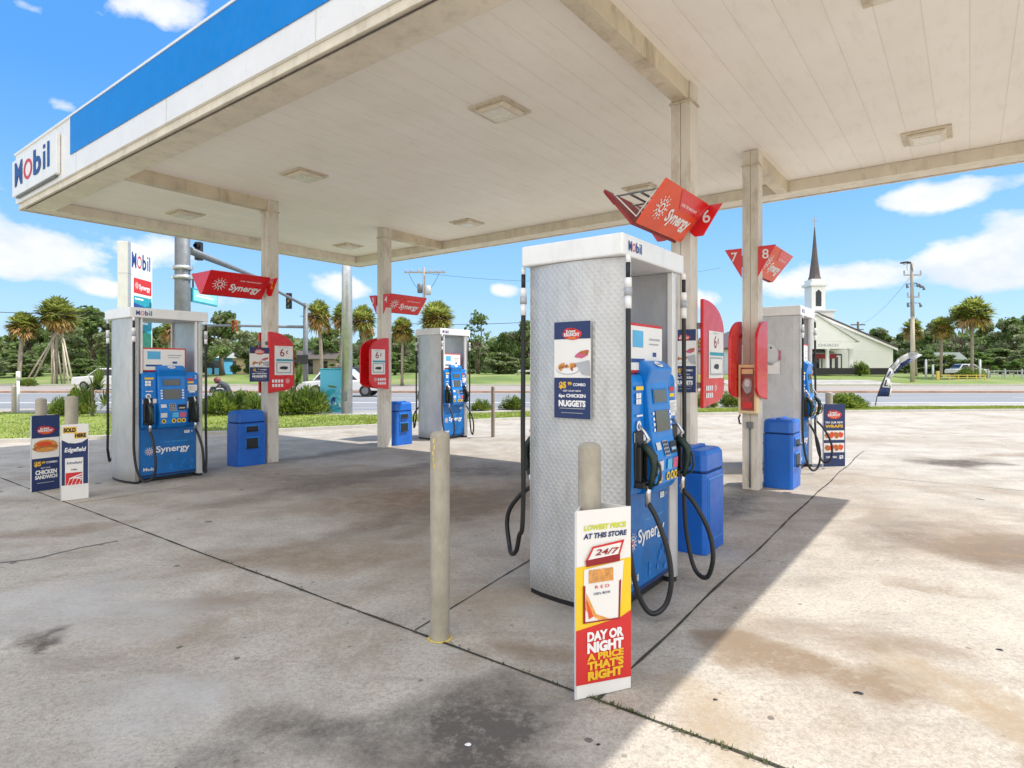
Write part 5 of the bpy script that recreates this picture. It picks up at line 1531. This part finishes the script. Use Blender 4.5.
    mb = MB(); mb.bx(cx - .05, cx + .05, yS - .05, yS + .05, Z(227.5, yS), Z(217, yS), GREYP); mb.bx(cx - .42, cx + .42, yS - .04, yS + .04, Z(221.3, yS), Z(220.4, yS), GREYP); mb.build('cross', sp)
church()

# small far buildings
def shed(px, D, w, h, dp, wall, roof, label, name='house', rz=0.0):
    p = at(px, D); t = thing(name, (p.x, p.y, gz(p.x, p.y)), rz, label, 'house')
    mb = MB(); mb.bx(-w / 2, w / 2, 0, dp, 0, h, wall); mb.build('wall', t)
    mb = MB(); mb.prism([(-.5, h + .003), (dp + .5, h + .003), (dp / 2, h + 1.3)], -w / 2 - .4, w / 2 + .4, roof, 'x'); mb.build('roof', t)
    mb = MB(); mb.bx(-w * .1, w * .02, -.05, -.003, 0, 2.0, GLASSD); mb.build('door', t)
    for s in (-.32, .25): 
        mb = MB(); mb.bx(w * s - .5, w * s + .5, -.05, -.003, .9, 1.9, GLASSD); mb.build('window', t)
shed(235, 92, 8.5, 2.4, 6, TAN, ROOFD, 'low tan house among trees seen behind the motorcycle')
shed(214, 84, 2.4, 2.3, 3, SKYB, LIGHTG, 'small pale blue shed left of the tan house')
shed(953, 88, 3.4, 1.9, 3, TEALG, mat('shelter_roof', (.10, .14, .12), .7), 'small green roofed shelter under the large right palm')
shed(312, 88, 7.0, 2.2, 5, mat('grey_brown_wall', (.33, .27, .22), .8), ROOFD, 'low grey brown house behind the white parked car')

# ------------------------------------------------------------------ cars and motorcycle
def car(name, px, D, L, Hh, paint, label, rz=0.0, kind='suv'):
    p = at(px, D); t = thing(name, (p.x, p.y, gz(p.x, p.y)), rz, label, 'car')
    w = .9; h = Hh
    if kind == 'sedan': body = [(-L/2, .35), (-L/2, .72), (-L/2 + .1, .86), (-L*.28, .93), (L*.22, .95), (L/2 - .15, .80), (L/2, .62), (L/2, .35)]; gh = [(-L*.36, .93), (-L*.24, h), (L*.08, h), (L*.24, .93)]
    elif kind == 'truck': body = [(-L/2, .45), (-L/2, 1.0), (-L*.30, 1.1), (L*.10, 1.12), (L/2 - .1, 1.12), (L/2, 1.05), (L/2, .45)]; gh = [(-L*.24, 1.10), (-L*.13, h), (L*.12, h), (L*.15, 1.12)]
    else: body = [(-L/2, .40), (-L/2, .85), (-L/2 + .15, 1.0), (-L*.26, 1.08), (L*.46, 1.10), (L/2, .95), (L/2, .40)]; gh = [(-L*.28, 1.08), (-L*.13, h), (L*.36, h), (L*.46, 1.08)]
    mb = MB(); mb.prism(body, -w, w, paint, 'y'); b = mb.build('body', t, bevel=.06)
    mb = MB(); n = len(gh)
    vs = [(x, -w * (.96 if z < h else .78), z) for x, z in gh] + [(x, w * (.96 if z < h else .78), z) for x, z in gh]
    fs = [(0, 1, 2, 3), (7, 6, 5, 4), (0, 4, 5, 1), (1, 5, 6, 2), (2, 6, 7, 3), (3, 7, 4, 0)]; mb.add(vs, fs, paint); mb.build('cabin', t, bevel=.05, fixn=True)
    mb = MB(); z0, z1 = gh[0][1] + .05, h - .10
    for s in (-1, 1):
        def yy(z): return s * (w * (.96 - .18 * (z - gh[0][1]) / (h - gh[0][1])) + .006)
        def xx(i, j, z): (xa, za), (xb, zb) = gh[i], gh[j]; return xa + (xb - xa) * (z - za) / (zb - za)
        xa0, xa1 = xx(0, 1, z0) + .12, xx(0, 1, z1) + .12; xb0, xb1 = xx(3, 2, z0) - .12, xx(3, 2, z1) - .12; xm = (xa1 + xb1) / 2
        for q in ([(xa0, z0), (xm - .05, z0), (xm - .05, z1), (xa1, z1)], [(xm + .05, z0), (xb0, z0), (xb1, z1), (xm + .05, z1)]):
            mb.add([(x, yy(z), z) for x, z in q], [(0, 1, 2, 3)], GLASSD)
    mb.build('window', t)
    mb = MB(); (xa, za), (xb, zb) = gh[0], gh[1]; f = lambda u: (xa + (xb - xa) * u - .012, za + (zb - za) * u + .005)
    a, c = f(.12), f(.90); mb.add([(a[0], -w * .85, a[1]), (a[0], w * .85, a[1]), (c[0], w * .70, c[1]), (c[0], -w * .70, c[1])], [(0, 1, 2, 3)], GLASSD); mb.build('windscreen', t)
    for x in (-L * .31, L * .30):
        for s in (-1, 1):
            mb = MB(); mb.tube([(x, s * (w - .22), .34), (x, s * (w + .015), .34)], .34, TYRE, 18); wh = mb.build('wheel', t)
            mb = MB(); mb.tube([(x, s * (w + .017), .34), (x, s * (w + .03), .34)], .20, GALVD, 14); mb.build('rim', wh)
    for s in (-1, 1):
        mb = MB(); mb.bx(-L / 2 - .015, -L / 2 + .02, s * w * .55 - .16, s * w * .55 + .16, .66, .80, LIGHTG); mb.build('headlight', t)
        mb = MB(); mb.bx(L / 2 - .02, L / 2 + .015, s * w * .72 - .1, s * w * .72 + .1, .70, .88, REDD); mb.build('tail_light', t)
    return t
car('parked_car', 345, 36, 4.7, 1.62, CARW, 'white car behind the teal cabinet and shiny pole', 0.0, 'sedan')
car('parked_car', 343, 56, 4.8, 1.85, CARD, 'dark car beyond the white car behind the teal cabinet', 0.0, 'suv')
car('pickup_truck', 112, 48, 5.2, 1.70, CARW, 'white vehicle on the road behind the left pump and spiky bush', 0.0, 'suv')
car('parked_car', 967, 76, 4.4, 1.5, CARW, 'small white car parked under the large right palm', 0.0, 'sedan')

def motorcycle():
    D = 22.8; p = at(226, D); t = thing('motorcycle', p, math.pi, 'dark motorcycle on the road behind the bushes left of the flag column', 'motorcycle')
    # local +x = forward (world -x)
    for x in (-.72, .70):
        mb = MB(); n = 22; v = []; 
        for k in range(n):
            q = 6.283 * k / n
            for m_ in range(8):
                u = 6.283 * m_ / 8; rr = .27 + .06 * math.cos(u); v.append((x + rr * math.cos(q), .06 * math.sin(u), .33 + rr * math.sin(q)))
        mb.add(v, [(k * 8 + a, k * 8 + (a + 1) % 8, ((k + 1) % n) * 8 + (a + 1) % 8, ((k + 1) % n) * 8 + a) for k in range(n) for a in range(8)], TYRE, True)
        w = mb.build('wheel', t, fixn=True)
        mb = MB()
        for k in range(6): q = 6.283 * k / 6; mb.tube([(x, 0, .33), (x + .22 * math.cos(q), 0, .33 + .22 * math.sin(q))], .014, GALV, 5)
        mb.tube([(x, -.05, .33), (x, .05, .33)], .05, GALV, 10); mb.build('rim', w)
    mb = MB(); mb.prism([(-.30, .35), (.30, .35), (.36, .60), (.22, .74), (-.28, .70)], -.14, .14, BLACK, 'y'); mb.build('engine', t, bevel=.04)
    mb = MB(); mb.prism([(-.05, .72), (.38, .72), (.44, .86), (.30, .96), (.02, .90)], -.15, .15, CARD, 'y'); mb.build('fuel_tank', t, bevel=.06)
    mb = MB(); mb.prism([(-.80, .86), (-.75, .78), (-.05, .72), (-.02, .82), (-.35, .80), (-.60, .90)], -.13, .13, BLACK, 'y'); mb.build('saddle', t, bevel=.04)
    mb = MB()
    for s in (-1, 1): mb.tube([(.70, s * .09, .33), (.52, s * .09, .80), (.46, s * .09, .95)], .025, GALV, 8)
    mb.build('fork', t)
    mb = MB(); mb.tube([(.36, -.36, 1.0), (.44, -.2, 1.02), (.46, 0, .97), (.44, .2, 1.02), (.36, .36, 1.0)], .016, BLACK, 6); mb.build('handlebar', t)
    mb = MB(); mb.prism([(.42, .80), (.68, .78), (.66, .95), (.52, 1.08)], -.13, .13, CARD, 'y'); mb.build('front_fairing', t, bevel=.04)
    mb = MB(); mb.tube([(.60, 0, .88), (.69, 0, .87)], .07, LIGHTG, 10); mb.build('headlight', t)
    mb = MB(); mb.tube([(-.1, -.17, .35), (-.5, -.19, .34), (-.95, -.19, .42)], [.03, .045, .05], GALV, 8); mb.build('exhaust', t)
    mb = MB(); mb.prism([(-1.02, .68), (-.45, .60), (-.42, .66), (-.98, .76)], -.07, .07, BLACK, 'y'); mb.build('rear_fender', t, bevel=.02)
    t.scale = (.88, .88, .88)
    # rider leaning over the tank
    r = thing('person', p + Vector((.0, 0, 0)), math.pi, 'person in dark clothes and red helmet crouched riding the motorcycle', 'person')
    r.scale = (.88, .88, .88)
    me = bpy.data.meshes.new('body')
    J = {'pel': (-.16, 0, .90, .15), 'sp': (-.03, 0, 1.04, .145), 'ch': (.14, 0, 1.17, .16), 'nk': (.27, 0, 1.25, .065), 'hd': (.33, 0, 1.31, .075), 'ht': (.36, 0, 1.38, .06)}
    for s, c in ((1, 'l'), (-1, 'r')):
        J.update({'sh' + c: (.16, s * .17, 1.20, .062), 'el' + c: (.28, s * .26, 1.02, .045), 'wr' + c: (.48, s * .27, 1.03, .032), 'ha' + c: (.54, s * .27, 1.02, .035),
                  'hp' + c: (-.12, s * .10, .88, .095), 'kn' + c: (.26, s * .20, .74, .062), 'an' + c: (-.04, s * .19, .42, .042), 'to' + c: (.10, s * .20, .36, .035)})
    ks = list(J); E = [('pel', 'sp'), ('sp', 'ch'), ('ch', 'nk'), ('nk', 'hd'), ('hd', 'ht')]
    for c in 'lr': E += [('ch', 'sh' + c), ('sh' + c, 'el' + c), ('el' + c, 'wr' + c), ('wr' + c, 'ha' + c), ('pel', 'hp' + c), ('hp' + c, 'kn' + c), ('kn' + c, 'an' + c), ('an' + c, 'to' + c)]
    me.from_pydata([J[k][:3] for k in ks], [(ks.index(a), ks.index(b)) for a, b in E], [])
    b = bpy.data.objects.new('body', me); COL.objects.link(b); b.parent = r
    b.modifiers.new('skin', 'SKIN')
    for i, k in enumerate(ks):
        me.skin_vertices[0].data[i].radius = (J[k][3], J[k][3]); me.skin_vertices[0].data[i].use_root = (i == 0)
    b.modifiers.new('sub', 'SUBSURF').render_levels = 2
    me.materials.append(CLOTHD)
    mb = MB(); c = (.37, 0, 1.30)
    mb.lathe(c, [(.0, -.12), (.09, -.11), (.128, -.03), (.138, .05), (.115, .12), (.06, .16), (0, .17)], mat('helmet_red', (.24, .06, .06), .45), 18); h = mb.build('helmet', r)
    mb = MB(); mb.lathe((.378, 0, 1.30), [(.131, .0), (.137, .04), (.131, .075)], GLASSD, 18); mb.build('visor', h)
motorcycle()

# ------------------------------------------------------------------ trees and plants
def quad(vs, fs, c, s, rnd, flat=0.0, asp=1.6):
    a = Vector((rnd.gauss(0, 1), rnd.gauss(0, 1), rnd.gauss(0, 1 - flat))).normalized()
    b = a.cross(Vector((rnd.gauss(0, 1), rnd.gauss(0, 1), rnd.gauss(0, 1)))).normalized()
    o = len(vs)
    vs += [c - a * s * asp * .5, c + b * s * .5, c + a * s * asp * .5, c - b * s * .5]
    fs.append((o, o + 1, o + 2, o + 3))

def broadleaf(seed, H=10.0, Wd=9.0, nbl=46, nleaf=230, leaf=.36, m=OAKL, m2=OAKM, frac=.3, low=.22, airy=0.0):
    rnd = random.Random(seed)
    t = bpy.data.objects.new('shade_tree', None)
    mb = MB()
    limbs = []
    top = Vector((rnd.uniform(-.3, .3), rnd.uniform(-.3, .3), H * .45))
    mb.tube([(0, 0, -.2), (top.x * .4, top.y * .4, H * .2), top], [H * .035, H * .028, H * .02], BARK, 8)
    blobs = []
    for i in range(nbl):
        q = rnd.random() * 6.283; e = rnd.random()
        z = H * (low + (1 - low) * (e ** .8)) * .93
        rel = (z / H - low) / (1 - low)
        rad = Wd / 2 * (math.sin(min(1, rel * 1.0 + .22) * math.pi) ** .55) * math.sqrt(rnd.random()) * 1.0
        rad = max(rad, Wd * .08)
        c = Vector((math.cos(q) * rad, math.sin(q) * rad, z + rnd.uniform(-.4, .4)))
        blobs.append((c, rnd.uniform(.55, 1.25) * Wd * .115))
    for c, r in blobs[::2]:
        s = top * rnd.uniform(.5, 1.0); s.z = H * rnd.uniform(.22, .5)
        mid = s.lerp(c, .5) + Vector((rnd.uniform(-.3, .3), rnd.uniform(-.3, .3), .3))
        mb.tube([s, mid, c], [H * .012, H * .008, H * .003], BARK, 5)
    mb.build('trunk', t)
    mb = MB()
    for bi, (c, r) in enumerate(blobs):
        vs, fs = [], []
        k = int(nleaf * (r / (Wd * .115)) ** 1.6 * (1 - airy))
        for j in range(k):
            d = Vector((rnd.gauss(0, 1), rnd.gauss(0, 1), rnd.gauss(0, .8)))
            d = d.normalized() * (rnd.random() ** .45)
            p = c + Vector((d.x * r * 1.15, d.y * r * 1.15, d.z * r * .85))
            quad(vs, fs, p, leaf * rnd.uniform(.6, 1.35), rnd)
        mb.add(vs, fs, m2 if rnd.random() < frac else m)
    mb.build('crown', t)
    COL.objects.link(t)
    return t

def palm(seed, H=8.0, R_=1.7, lean=.3, dead=.24, r0=.17):
    rnd = random.Random(seed)
    t = bpy.data.objects.new('palm_tree', None); COL.objects.link(t)
    zc = H - R_ * 1.0
    mb = MB(); pts = [(lean * (u / 8) ** 1.6, 0, -.1 + (zc + .1) * u / 8) for u in range(9)]
    mb.tube(pts, [r0 * (1.25 if i == 0 else (1.0 + .06 * math.sin(i * 2.1))) for i in range(9)], TRUNK, 10)
    top = Vector(pts[-1])
    for i in range(26):   # old leaf boots under the crown
        q = rnd.random() * 6.283; z = top.z - rnd.random() * .9
        mb.add([(top.x + r0 * math.cos(q - .3), r0 * math.sin(q - .3), z), (top.x + r0 * math.cos(q + .3), r0 * math.sin(q + .3), z), (top.x + (r0 + .16) * math.cos(q), (r0 + .16) * math.sin(q), z + .3)], [(0, 1, 2)], TRUNK)
    mb.build('trunk', t)
    mb = MB(); md = MB()
    nf = 84
    for i in range(nf):
        u = i / nf
        el = math.radians(88 - 140 * u ** .9 + rnd.uniform(-20, 20)); az = i * 2.39996 + rnd.uniform(-.5, .5)
        old = u > 1 - dead
        d = Vector((math.cos(az) * math.cos(el), math.sin(az) * math.cos(el), math.sin(el)))
        L = R_ * rnd.uniform(.34, .60)
        base = top + Vector((0, 0, .15)); hub = base + d * L + Vector((0, 0, -.10 * L * math.cos(el)))
        tgt = md if old and rnd.random() < .55 else mb
        mt = (DEADP if rnd.random() < .35 else PALMY) if tgt is md else (PALMY if (u > .45 and rnd.random() < .35) else PALML)
        side = d.cross(Vector((0, 0, 1))); side = side.normalized() if side.length > .05 else Vector((1, 0, 0))
        w = side * .03
        tgt.add([base - w, base + w, hub + w, hub - w], [(0, 1, 2, 3)], mt)
        upv = side.cross(d).normalized()
        nb = 17; FL = R_ * rnd.uniform(.46, .60)
        for k in range(nb):
            a = math.radians(-125 + 250 * k / (nb - 1)) + rnd.uniform(-.04, .04)
            dr = d * math.cos(a) + side * math.sin(a) + upv * (.45 * abs(math.sin(a)) + rnd.uniform(-.28, .28))
            dr.normalize(); ll = FL * (1 - .25 * abs(a) / 2.2) * rnd.uniform(.85, 1.1)
            tip = hub + dr * ll + Vector((0, 0, -.16 * ll * (1 + (1.6 if old else .2))))
            m_ = hub + dr * ll * .55
            pw = (dr.cross(upv)).normalized() * .085 * R_ / 1.9
            tgt.add([hub, m_ + pw, tip, m_ - pw], [(0, 1, 2, 3)], mt)
    mb.build('crown', t)
    if md.v: md.build('dead_fronds', t)
    return t

def woodland():
    rnd = random.Random(77); mb = MB()
    for mt, n in ((OAKL, 26000), (OAKM, 9000)):
        vs, fs = [], []
        for i in range(n):
            x = rnd.uniform(-150, 165); y = 128 + rnd.uniform(0, 16)
            h = 7.6 + 2.4 * mnoise.noise(Vector((x * .09, 1.3, 0))) + 1.6 * mnoise.noise(Vector((x * .31, 7.3, 0)))
            z = .5 + h * rnd.random() ** .75
            quad(vs, fs, Vector((x, y - 2.5 * (1 - z / 11), z)), rnd.uniform(.6, 1.25), rnd)
        mb.add(vs, fs, mt)
    return tag(mb.build('woodland'), 'continuous dark green woodland closing the view along the horizon', 'woodland', kind='stuff')
woodland()
def put(o, px, D, s, label, rz=None, group=None, cat='tree', sx=None, dz=0.0):
    p = at(px, D); o.location = (p.x, p.y, gz(p.x, p.y) + dz); o.scale = (sx or s, sx or s, s)
    o.rotation_euler = (0, 0, rz if rz is not None else (px * 1.7) % 6.28)
    o['label'] = label; o['category'] = cat; o['group'] = group or 'trees beyond the road'
    return o
OA = [broadleaf(11), broadleaf(12, nbl=40, frac=.15, low=.1), broadleaf(13, nbl=30, frac=.6, airy=.15), broadleaf(14, H=10, Wd=7.0, nbl=24, nleaf=60, airy=.45, frac=.4), broadleaf(15, m=OAKB, m2=OAKL, nbl=26, low=.1), broadleaf(16, nbl=38, frac=.45, low=.05)]
PA = [palm(21), palm(22, lean=-.4, dead=.30), palm(23, lean=.1, dead=.20, R_=1.85, r0=.12)]
used = set()
def inst(lst, i, *a, **k):
    key = id(lst[i])
    if key in used: o = copy_tree(lst[i])
    else: used.add(key); o = lst[i]
    return put(o, *a, **k)
def hs(D, ytop, px=512):        # scale for a 10 m tree whose top shows at ytop
    p = at(px, D); return (EYE + (HZ - ytop) / FPX * D - gz(p.x, p.y)) / 9.3
TR = [  # kind, px, depth, ytop, width factor, label
    (1, -60, 84, 318, 1.1, 'dark shade tree past the left edge of the far left palms'), (5, -15, 80, 326, 1.0, 'dark bushy tree behind the far left short palm'), (0, 28, 88, 322, 1.0, 'dark tree mass between the two far left palms'),
    (2, 92, 82, 312, 1.25, 'big grey green mossy tree right of the braced palm'), (1, 60, 92, 328, 1.2, 'dark tree low behind the braced palm'), (0, 128, 96, 318, 1.0, 'green tree behind the white price sign'), (1, 160, 90, 330, .9, 'dark tree seen through the window of the left pump'),
    (2, 222, 78, 316, 1.25, 'tall pale mossy tree between the left pump and its column'), (5, 252, 84, 336, 1.0, 'rounded dark tree left of the number 2 column'), (1, 195, 96, 330, .9, 'dark tree just right of the left pump'), (0, 286, 84, 338, .9, 'green tree between the column and the far signal mast'),
    (1, 330, 92, 332, 1.1, 'dark tree mass behind the paired palms'), (5, 366, 88, 334, 1.0, 'dark bushy tree behind the shiny pole'), (0, 402, 90, 330, 1.1, 'dark tree behind the farthest column'), (1, 440, 96, 336, 1.0, 'low dark tree behind the farthest pump'),
    (3, 478, 98, 316, 1.0, 'airy thin crowned tree right of the farthest pump'), (5, 472, 102, 342, 1.2, 'rounded green tree low right of the farthest pump'), (0, 506, 100, 336, 1.1, 'green tree left of the nearest pump'), (1, 528, 92, 324, 1.0, 'dark tall tree touching the left edge of the nearest pump'),
    (5, 690, 104, 338, 1.1, 'tree behind the column next to the nearest pump'),
    (0, 735, 110, 344, 1.0, 'low tree between the two right columns'), (5, 880, 118, 331, 1.25, 'dark tree line behind the right end of the church'), (1, 905, 112, 336, 1.1, 'dark tree right behind the tall lamp pole'), (0, 855, 125, 334, 1.0, 'tree top just above the church roof'),
    (2, 935, 104, 322, 1.1, 'mossy tree behind the pair of small right palms'), (3, 958, 96, 312, 1.1, 'airy tree left behind the large right palm'), (5, 985, 100, 326, 1.0, 'dark green tree right of the large palm trunk'), (2, 1008, 92, 322, 1.2, 'pale mossy tree near the right edge'),
    (0, 1036, 96, 318, 1.1, 'green tree cut by the right edge'), (1, 1075, 92, 312, 1.2, 'dark tree beyond the right edge'), (4, 977, 84, 352, .9, 'small bright lime green tree right of the large palm trunk'), (4, 1015, 80, 362, .9, 'low bright green shrub tree near the right edge'),
    (1, 925, 90, 352, 1.3, 'low dark undergrowth tree beside the lamp pole'), (5, 945, 86, 356, 1.2, 'low dark undergrowth tree behind the yellow barrier'), (1, 1000, 88, 350, 1.4, 'low dark undergrowth tree behind the white fence'), (0, 1120, 90, 320, 1.1, 'green tree far beyond the right edge'),
    (5, 1030, 84, 345, 1.2, 'low dark bushy tree at the right edge'), (5, 20, 74, 356, 1.2, 'low dark undergrowth tree between the left palms'), (1, 85, 70, 360, 1.0, 'low dark undergrowth behind the white vehicle'), (5, 270, 76, 358, 1.0, 'low bushy tree behind the number 2 column'),
    (0, 345, 78, 356, 1.0, 'low green tree behind the shiny pole and cars'), (1, 395, 80, 354, 1.1, 'low dark tree behind the red blade signs of the farthest column'), (5, 500, 88, 354, 1.4, 'low dark green tree right across the road from the thin post'), (1, 455, 86, 358, 1.2, 'low dark tree behind the farthest pump header'), (5, 545, 86, 352, 1.3, 'low dark tree behind the nearest pump base')]
for (i, px, D, yt, wf, lab) in TR:
    s = hs(D, yt, px); inst(OA, i, px, D, s, lab, sx=max(s, .55) * wf)
def ps(D, ytop, px): return hs(D, ytop, px) * 9.3 / 8.0
for (i, px, D, yt, lab, wf) in [(0, 19, 60, 311, 'shorter palm tree at the far left edge', 1.15), (2, 56, 62, 296, 'tall palm tree held by leaning wooden braces on the left', 1.15), (1, 168, 64, 318, 'palm tree seen through the window of the left pump', .9),
                        (1, 322, 62, 300, 'palm tree on the left of the pair beside the shiny pole', .95), (0, 340, 66, 302, 'palm tree directly left of the shiny pole', .85), (2, 364, 64, 304, 'palm tree right of the shiny pole', .9),
                        (0, 402, 60, 316, 'palm tree left of the farthest pump', .95), (2, 438, 60, 300, 'bushy palm tree above the farthest pump header', 1.15),
                        (1, 916, 76, 318, 'brownish palm tree touching the tall lamp pole', 1.0), (0, 941, 74, 316, 'small palm tree left of the large right palm', .95), (2, 972, 72, 296, 'large palm tree standing tallest on the right', 1.2)]:
    s = ps(D, yt, px); inst(PA, i, px, D, s, lab, sx=s * wf, group='palm trees beyond the road')
# braces of the planted palm
p0 = at(56, 62); zb = gz(p0.x, 62)
br = None
for o in bpy.data.objects:
    if o.get('label', '').startswith('tall palm tree held'): br = o
brace_root = thing('palm_brace', (p0.x, p0.y, zb), 0, 'pale timber poles leaning together round the tall left palm', 'support poles')
for (px0, y0_, px1, y1_) in [(24, 383, 58, 330), (31, 383, 62, 322), (52, 385, 52, 330), (55, 385, 53, 336), (62, 385, 55, 332), (64.5, 386, 61.5, 305), (69, 384, 62, 340), (73, 384, 63, 336)]:
    a = at(px0, 62 + (px0 % 3) - 1.5); a.z = zb; b = at(px1, 62, y1_); mb = MB()
    mb.tube([a - Vector((p0.x, p0.y, zb)), b - Vector((p0.x, p0.y, zb))], .085, WOODL, 6); mb.build('brace', brace_root)

def bush(seed, spiky=True, n=2600, m=BUSHL):
    rnd = random.Random(seed); t = bpy.data.objects.new('bush', None); COL.objects.link(t)
    mb = MB(); vs, fs = [], []
    for i in range(n):
        q = rnd.random() * 6.283; e = math.acos(rnd.random() ** .8) ; rr = rnd.uniform(.45, 1.0) * (1 + .25 * math.sin(3 * q + seed))
        d = Vector((math.cos(q) * math.sin(e), math.sin(q) * math.sin(e), math.cos(e) * 1.15)) * rr * .5
        d.z += .04
        dr = (d.normalized() + Vector((rnd.gauss(0, .35), rnd.gauss(0, .35), rnd.gauss(.25, .3)))).normalized()
        L = rnd.uniform(.07, .17) * (1.25 if spiky else .8); w = .018 if spiky else .034
        s = dr.cross(Vector((rnd.random(), rnd.random(), rnd.random()))).normalized() * w
        o = len(vs); m_ = d + dr * L * .5
        vs += [d, m_ + s, d + dr * L, m_ - s]; fs.append((o, o + 1, o + 2, o + 3))
    mb.add(vs, fs, m); mb.build('foliage', t)
    mb = MB()
    for k in range(9):
        q = k * .7; mb.tube([(0, 0, -.05), (math.cos(q) * .28, math.sin(q) * .28, rnd.uniform(.2, .45))], [.018, .006], BARK, 4)
    mb.build('stem', t); return t
def agave(seed, n=70):
    rnd = random.Random(seed); t = bpy.data.objects.new('spiky_bush', None); COL.objects.link(t); mb = MB()
    for c in range(6):
        cx, cy, cz = rnd.uniform(-.3, .3), rnd.uniform(-.3, .3), rnd.uniform(.1, .62)
        for i in range(n):
            q = rnd.random() * 6.283; e = rnd.uniform(-.15, 1.45); L = rnd.uniform(.22, .42)
            d = Vector((math.cos(q) * math.cos(e), math.sin(q) * math.cos(e), math.sin(e))); s = d.cross(Vector((0, 0, 1))).normalized() * .014
            b = Vector((cx, cy, cz)); m_ = b + d * L * .5
            mb.add([b, m_ + s, b + d * L + Vector((0, 0, -.04)), m_ - s], [(0, 1, 2, 3)], BUSHL)
    mb.build('foliage', t)
    mb = MB(); mb.tube([(0, 0, -.05), (.05, 0, .5)], [.05, .03], BARK, 6); mb.build('stem', t); return t
BU = [bush(1), bush(2, False, 3000), bush(3)]
AG = [agave(5)]
def bput(lst, i, px, D, w, h, lab):
    o = inst(lst, i, px, D, 1, lab, group='bushes along the road', cat='bush'); o.scale = (w, w, h * 1.3); o.location.z = .05
for a in [(AG, 0, 92, 19.4, 1.15, 1.55, 'tall spiky bush between the price sleeves and the left pump'), (BU, 0, 62, 19.8, .75, .62, 'small yellow green bush behind the SOLD HERE sleeve'), (BU, 1, 78, 20.3, .8, .95, 'leafy dark bush left of the tall spiky bush'),
          (BU, 0, 222, 20.2, 1.35, .78, 'round yellow green bush below the motorcycle'), (BU, 1, 243, 20.8, .85, .82, 'leafy bush right of the motorcycle'), (BU, 2, 258, 20.0, 1.0, .78, 'bush just left of the number 2 column'),
          (BU, 2, 290, 20.0, 1.1, .86, 'bush just right of the number 2 column'), (BU, 0, 309, 20.3, 1.05, .95, 'spiky bush left of the teal cabinet'), (AG, 0, 295, 21.6, .9, 1.65, 'taller feathery bush behind the pair left of the teal cabinet'), (BU, 1, 278, 21.0, .9, .9, 'leafy bush hidden behind the number 2 column'),
          (BU, 1, 513, 22.6, .85, .56, 'rounded green bush right of the thin post'), (BU, 0, 480, 22.0, .7, .45, 'small bush right of the farthest pump'), (BU, 0, 706, 24.0, .9, .62, 'bush below the red blade beside the nearest pump'), (BU, 2, 733, 24.3, .9, .7, 'bush left of the extinguisher column'), 
          (BU, 1, 846, 23.6, 1.15, .62, 'leafy bush behind the blue menu sleeve'), (BU, 0, 858, 23.8, .7, .4, 'low bush right of the blue menu sleeve')]: bput(*a)
o = inst(BU, 1, 860, 77, 1, 'small round shrub in front of the church wall', group='bushes along the road', cat='bush'); o.scale = (2.2, 2.2, 2.4)
o = inst(BU, 0, 970, 72.5, 1, 'low shrub hiding most of the white car under the large right palm', group='bushes along the road', cat='bush'); o.scale = (5.0, 2, 1.6); o.location.z = gz(0, 72.5)
o = inst(BU, 1, 28, 58, 1, 'small shrub at the roadside under the left palms', group='bushes along the road', cat='bush'); o.scale = (1.5, 1.5, 1)

# barrier, fence and odds across the road
def barrier():
    D = 69; a = at(938, D); t = thing('road_barrier', (a.x, a.y, gz(a.x, a.y)), 0, 'yellow barrier rail with a stout yellow end post below the right palms', 'barrier')
    mb = MB(); mb.bx(-.18, .12, -.12, .12, 0, 1.0, YELPAINT); mb.build('end_post', t, bevel=.03)
    L = at(986, D).x - a.x
    mb = MB(); 
    for z in (.50, .22): mb.bx(.3, L, -.04, .04, z, z + .09, YELPAINT)
    mb.build('rail', t); 
    for k in range(1, 6): mb = MB(); x = .3 + (L - .4) * k / 5; mb.bx(x - .04, x + .04, -.05, .05, 0, .62, YELPAINT); mb.build('post', t)
barrier()
def fence():
    D = 72; a = at(988, D); L = at(1090, D).x - a.x; t = thing('picket_fence', (a.x, a.y, gz(a.x, a.y)), 0, 'low weathered wooden fence right of the yellow barrier', 'fence')
    mb = MB()
    for z in (.35, .8): mb.bx(0, L, -.03, .03, z, z + .1, GREYP)
    mb.build('rail', t)
    for k in range(0, 7): mb = MB(); x = L * k / 6; mb.bx(x - .07, x + .07, -.06, .06, 0, 1.1, GREYP); mb.build('post', t)
    mb = MB()
    for k in range(26): x = L * (k + .5) / 26; mb.bx(x - .04, x + .04, -.05, -.031, .1, .85 + .15 * math.sin(k * 2.3), GREYP if k % 3 else GALVD)
    mb.build('picket_panel', t)
fence()
for px, lab in ((926, 'short pale post left of the yellow barrier'), (980, 'short pale post between the large palm and the fence'), (933, 'slim pale post beside the small right palm')):
    t = thing('marker_post', (at(px, 71).x, 71, gz(0, 71)), 0, lab, 'post'); mb = MB(); mb.tube([(0, 0, 0), (0, 0, 2.2 if px != 933 else 1.6)], .12, LIGHTG, 8); mb.lathe((0, 0, 2.2 if px != 933 else 1.6), [(.12, 0), (.14, .02), (.0, .1)], LIGHTG, 8); mb.build('post', t)
def far_rail(px0, px1, D, label):
    a = at(px0, D); L = at(px1, D).x - a.x; t = thing('guard_rail', (a.x, a.y, gz(a.x, a.y)), 0, label, 'rail')
    mb = MB(); mb.bx(0, L, -.03, .03, .55, .75, LIGHTG); mb.build('rail', t)
    n = max(2, int(L / 3))
    for k in range(n + 1): mb = MB(); mb.bx(L * k / n - .05, L * k / n + .05, -.04, .04, 0, .6, GALVD); mb.build('post', t)
far_rail(518, 570, 76, 'pale low rail across the road left of the nearest pump')
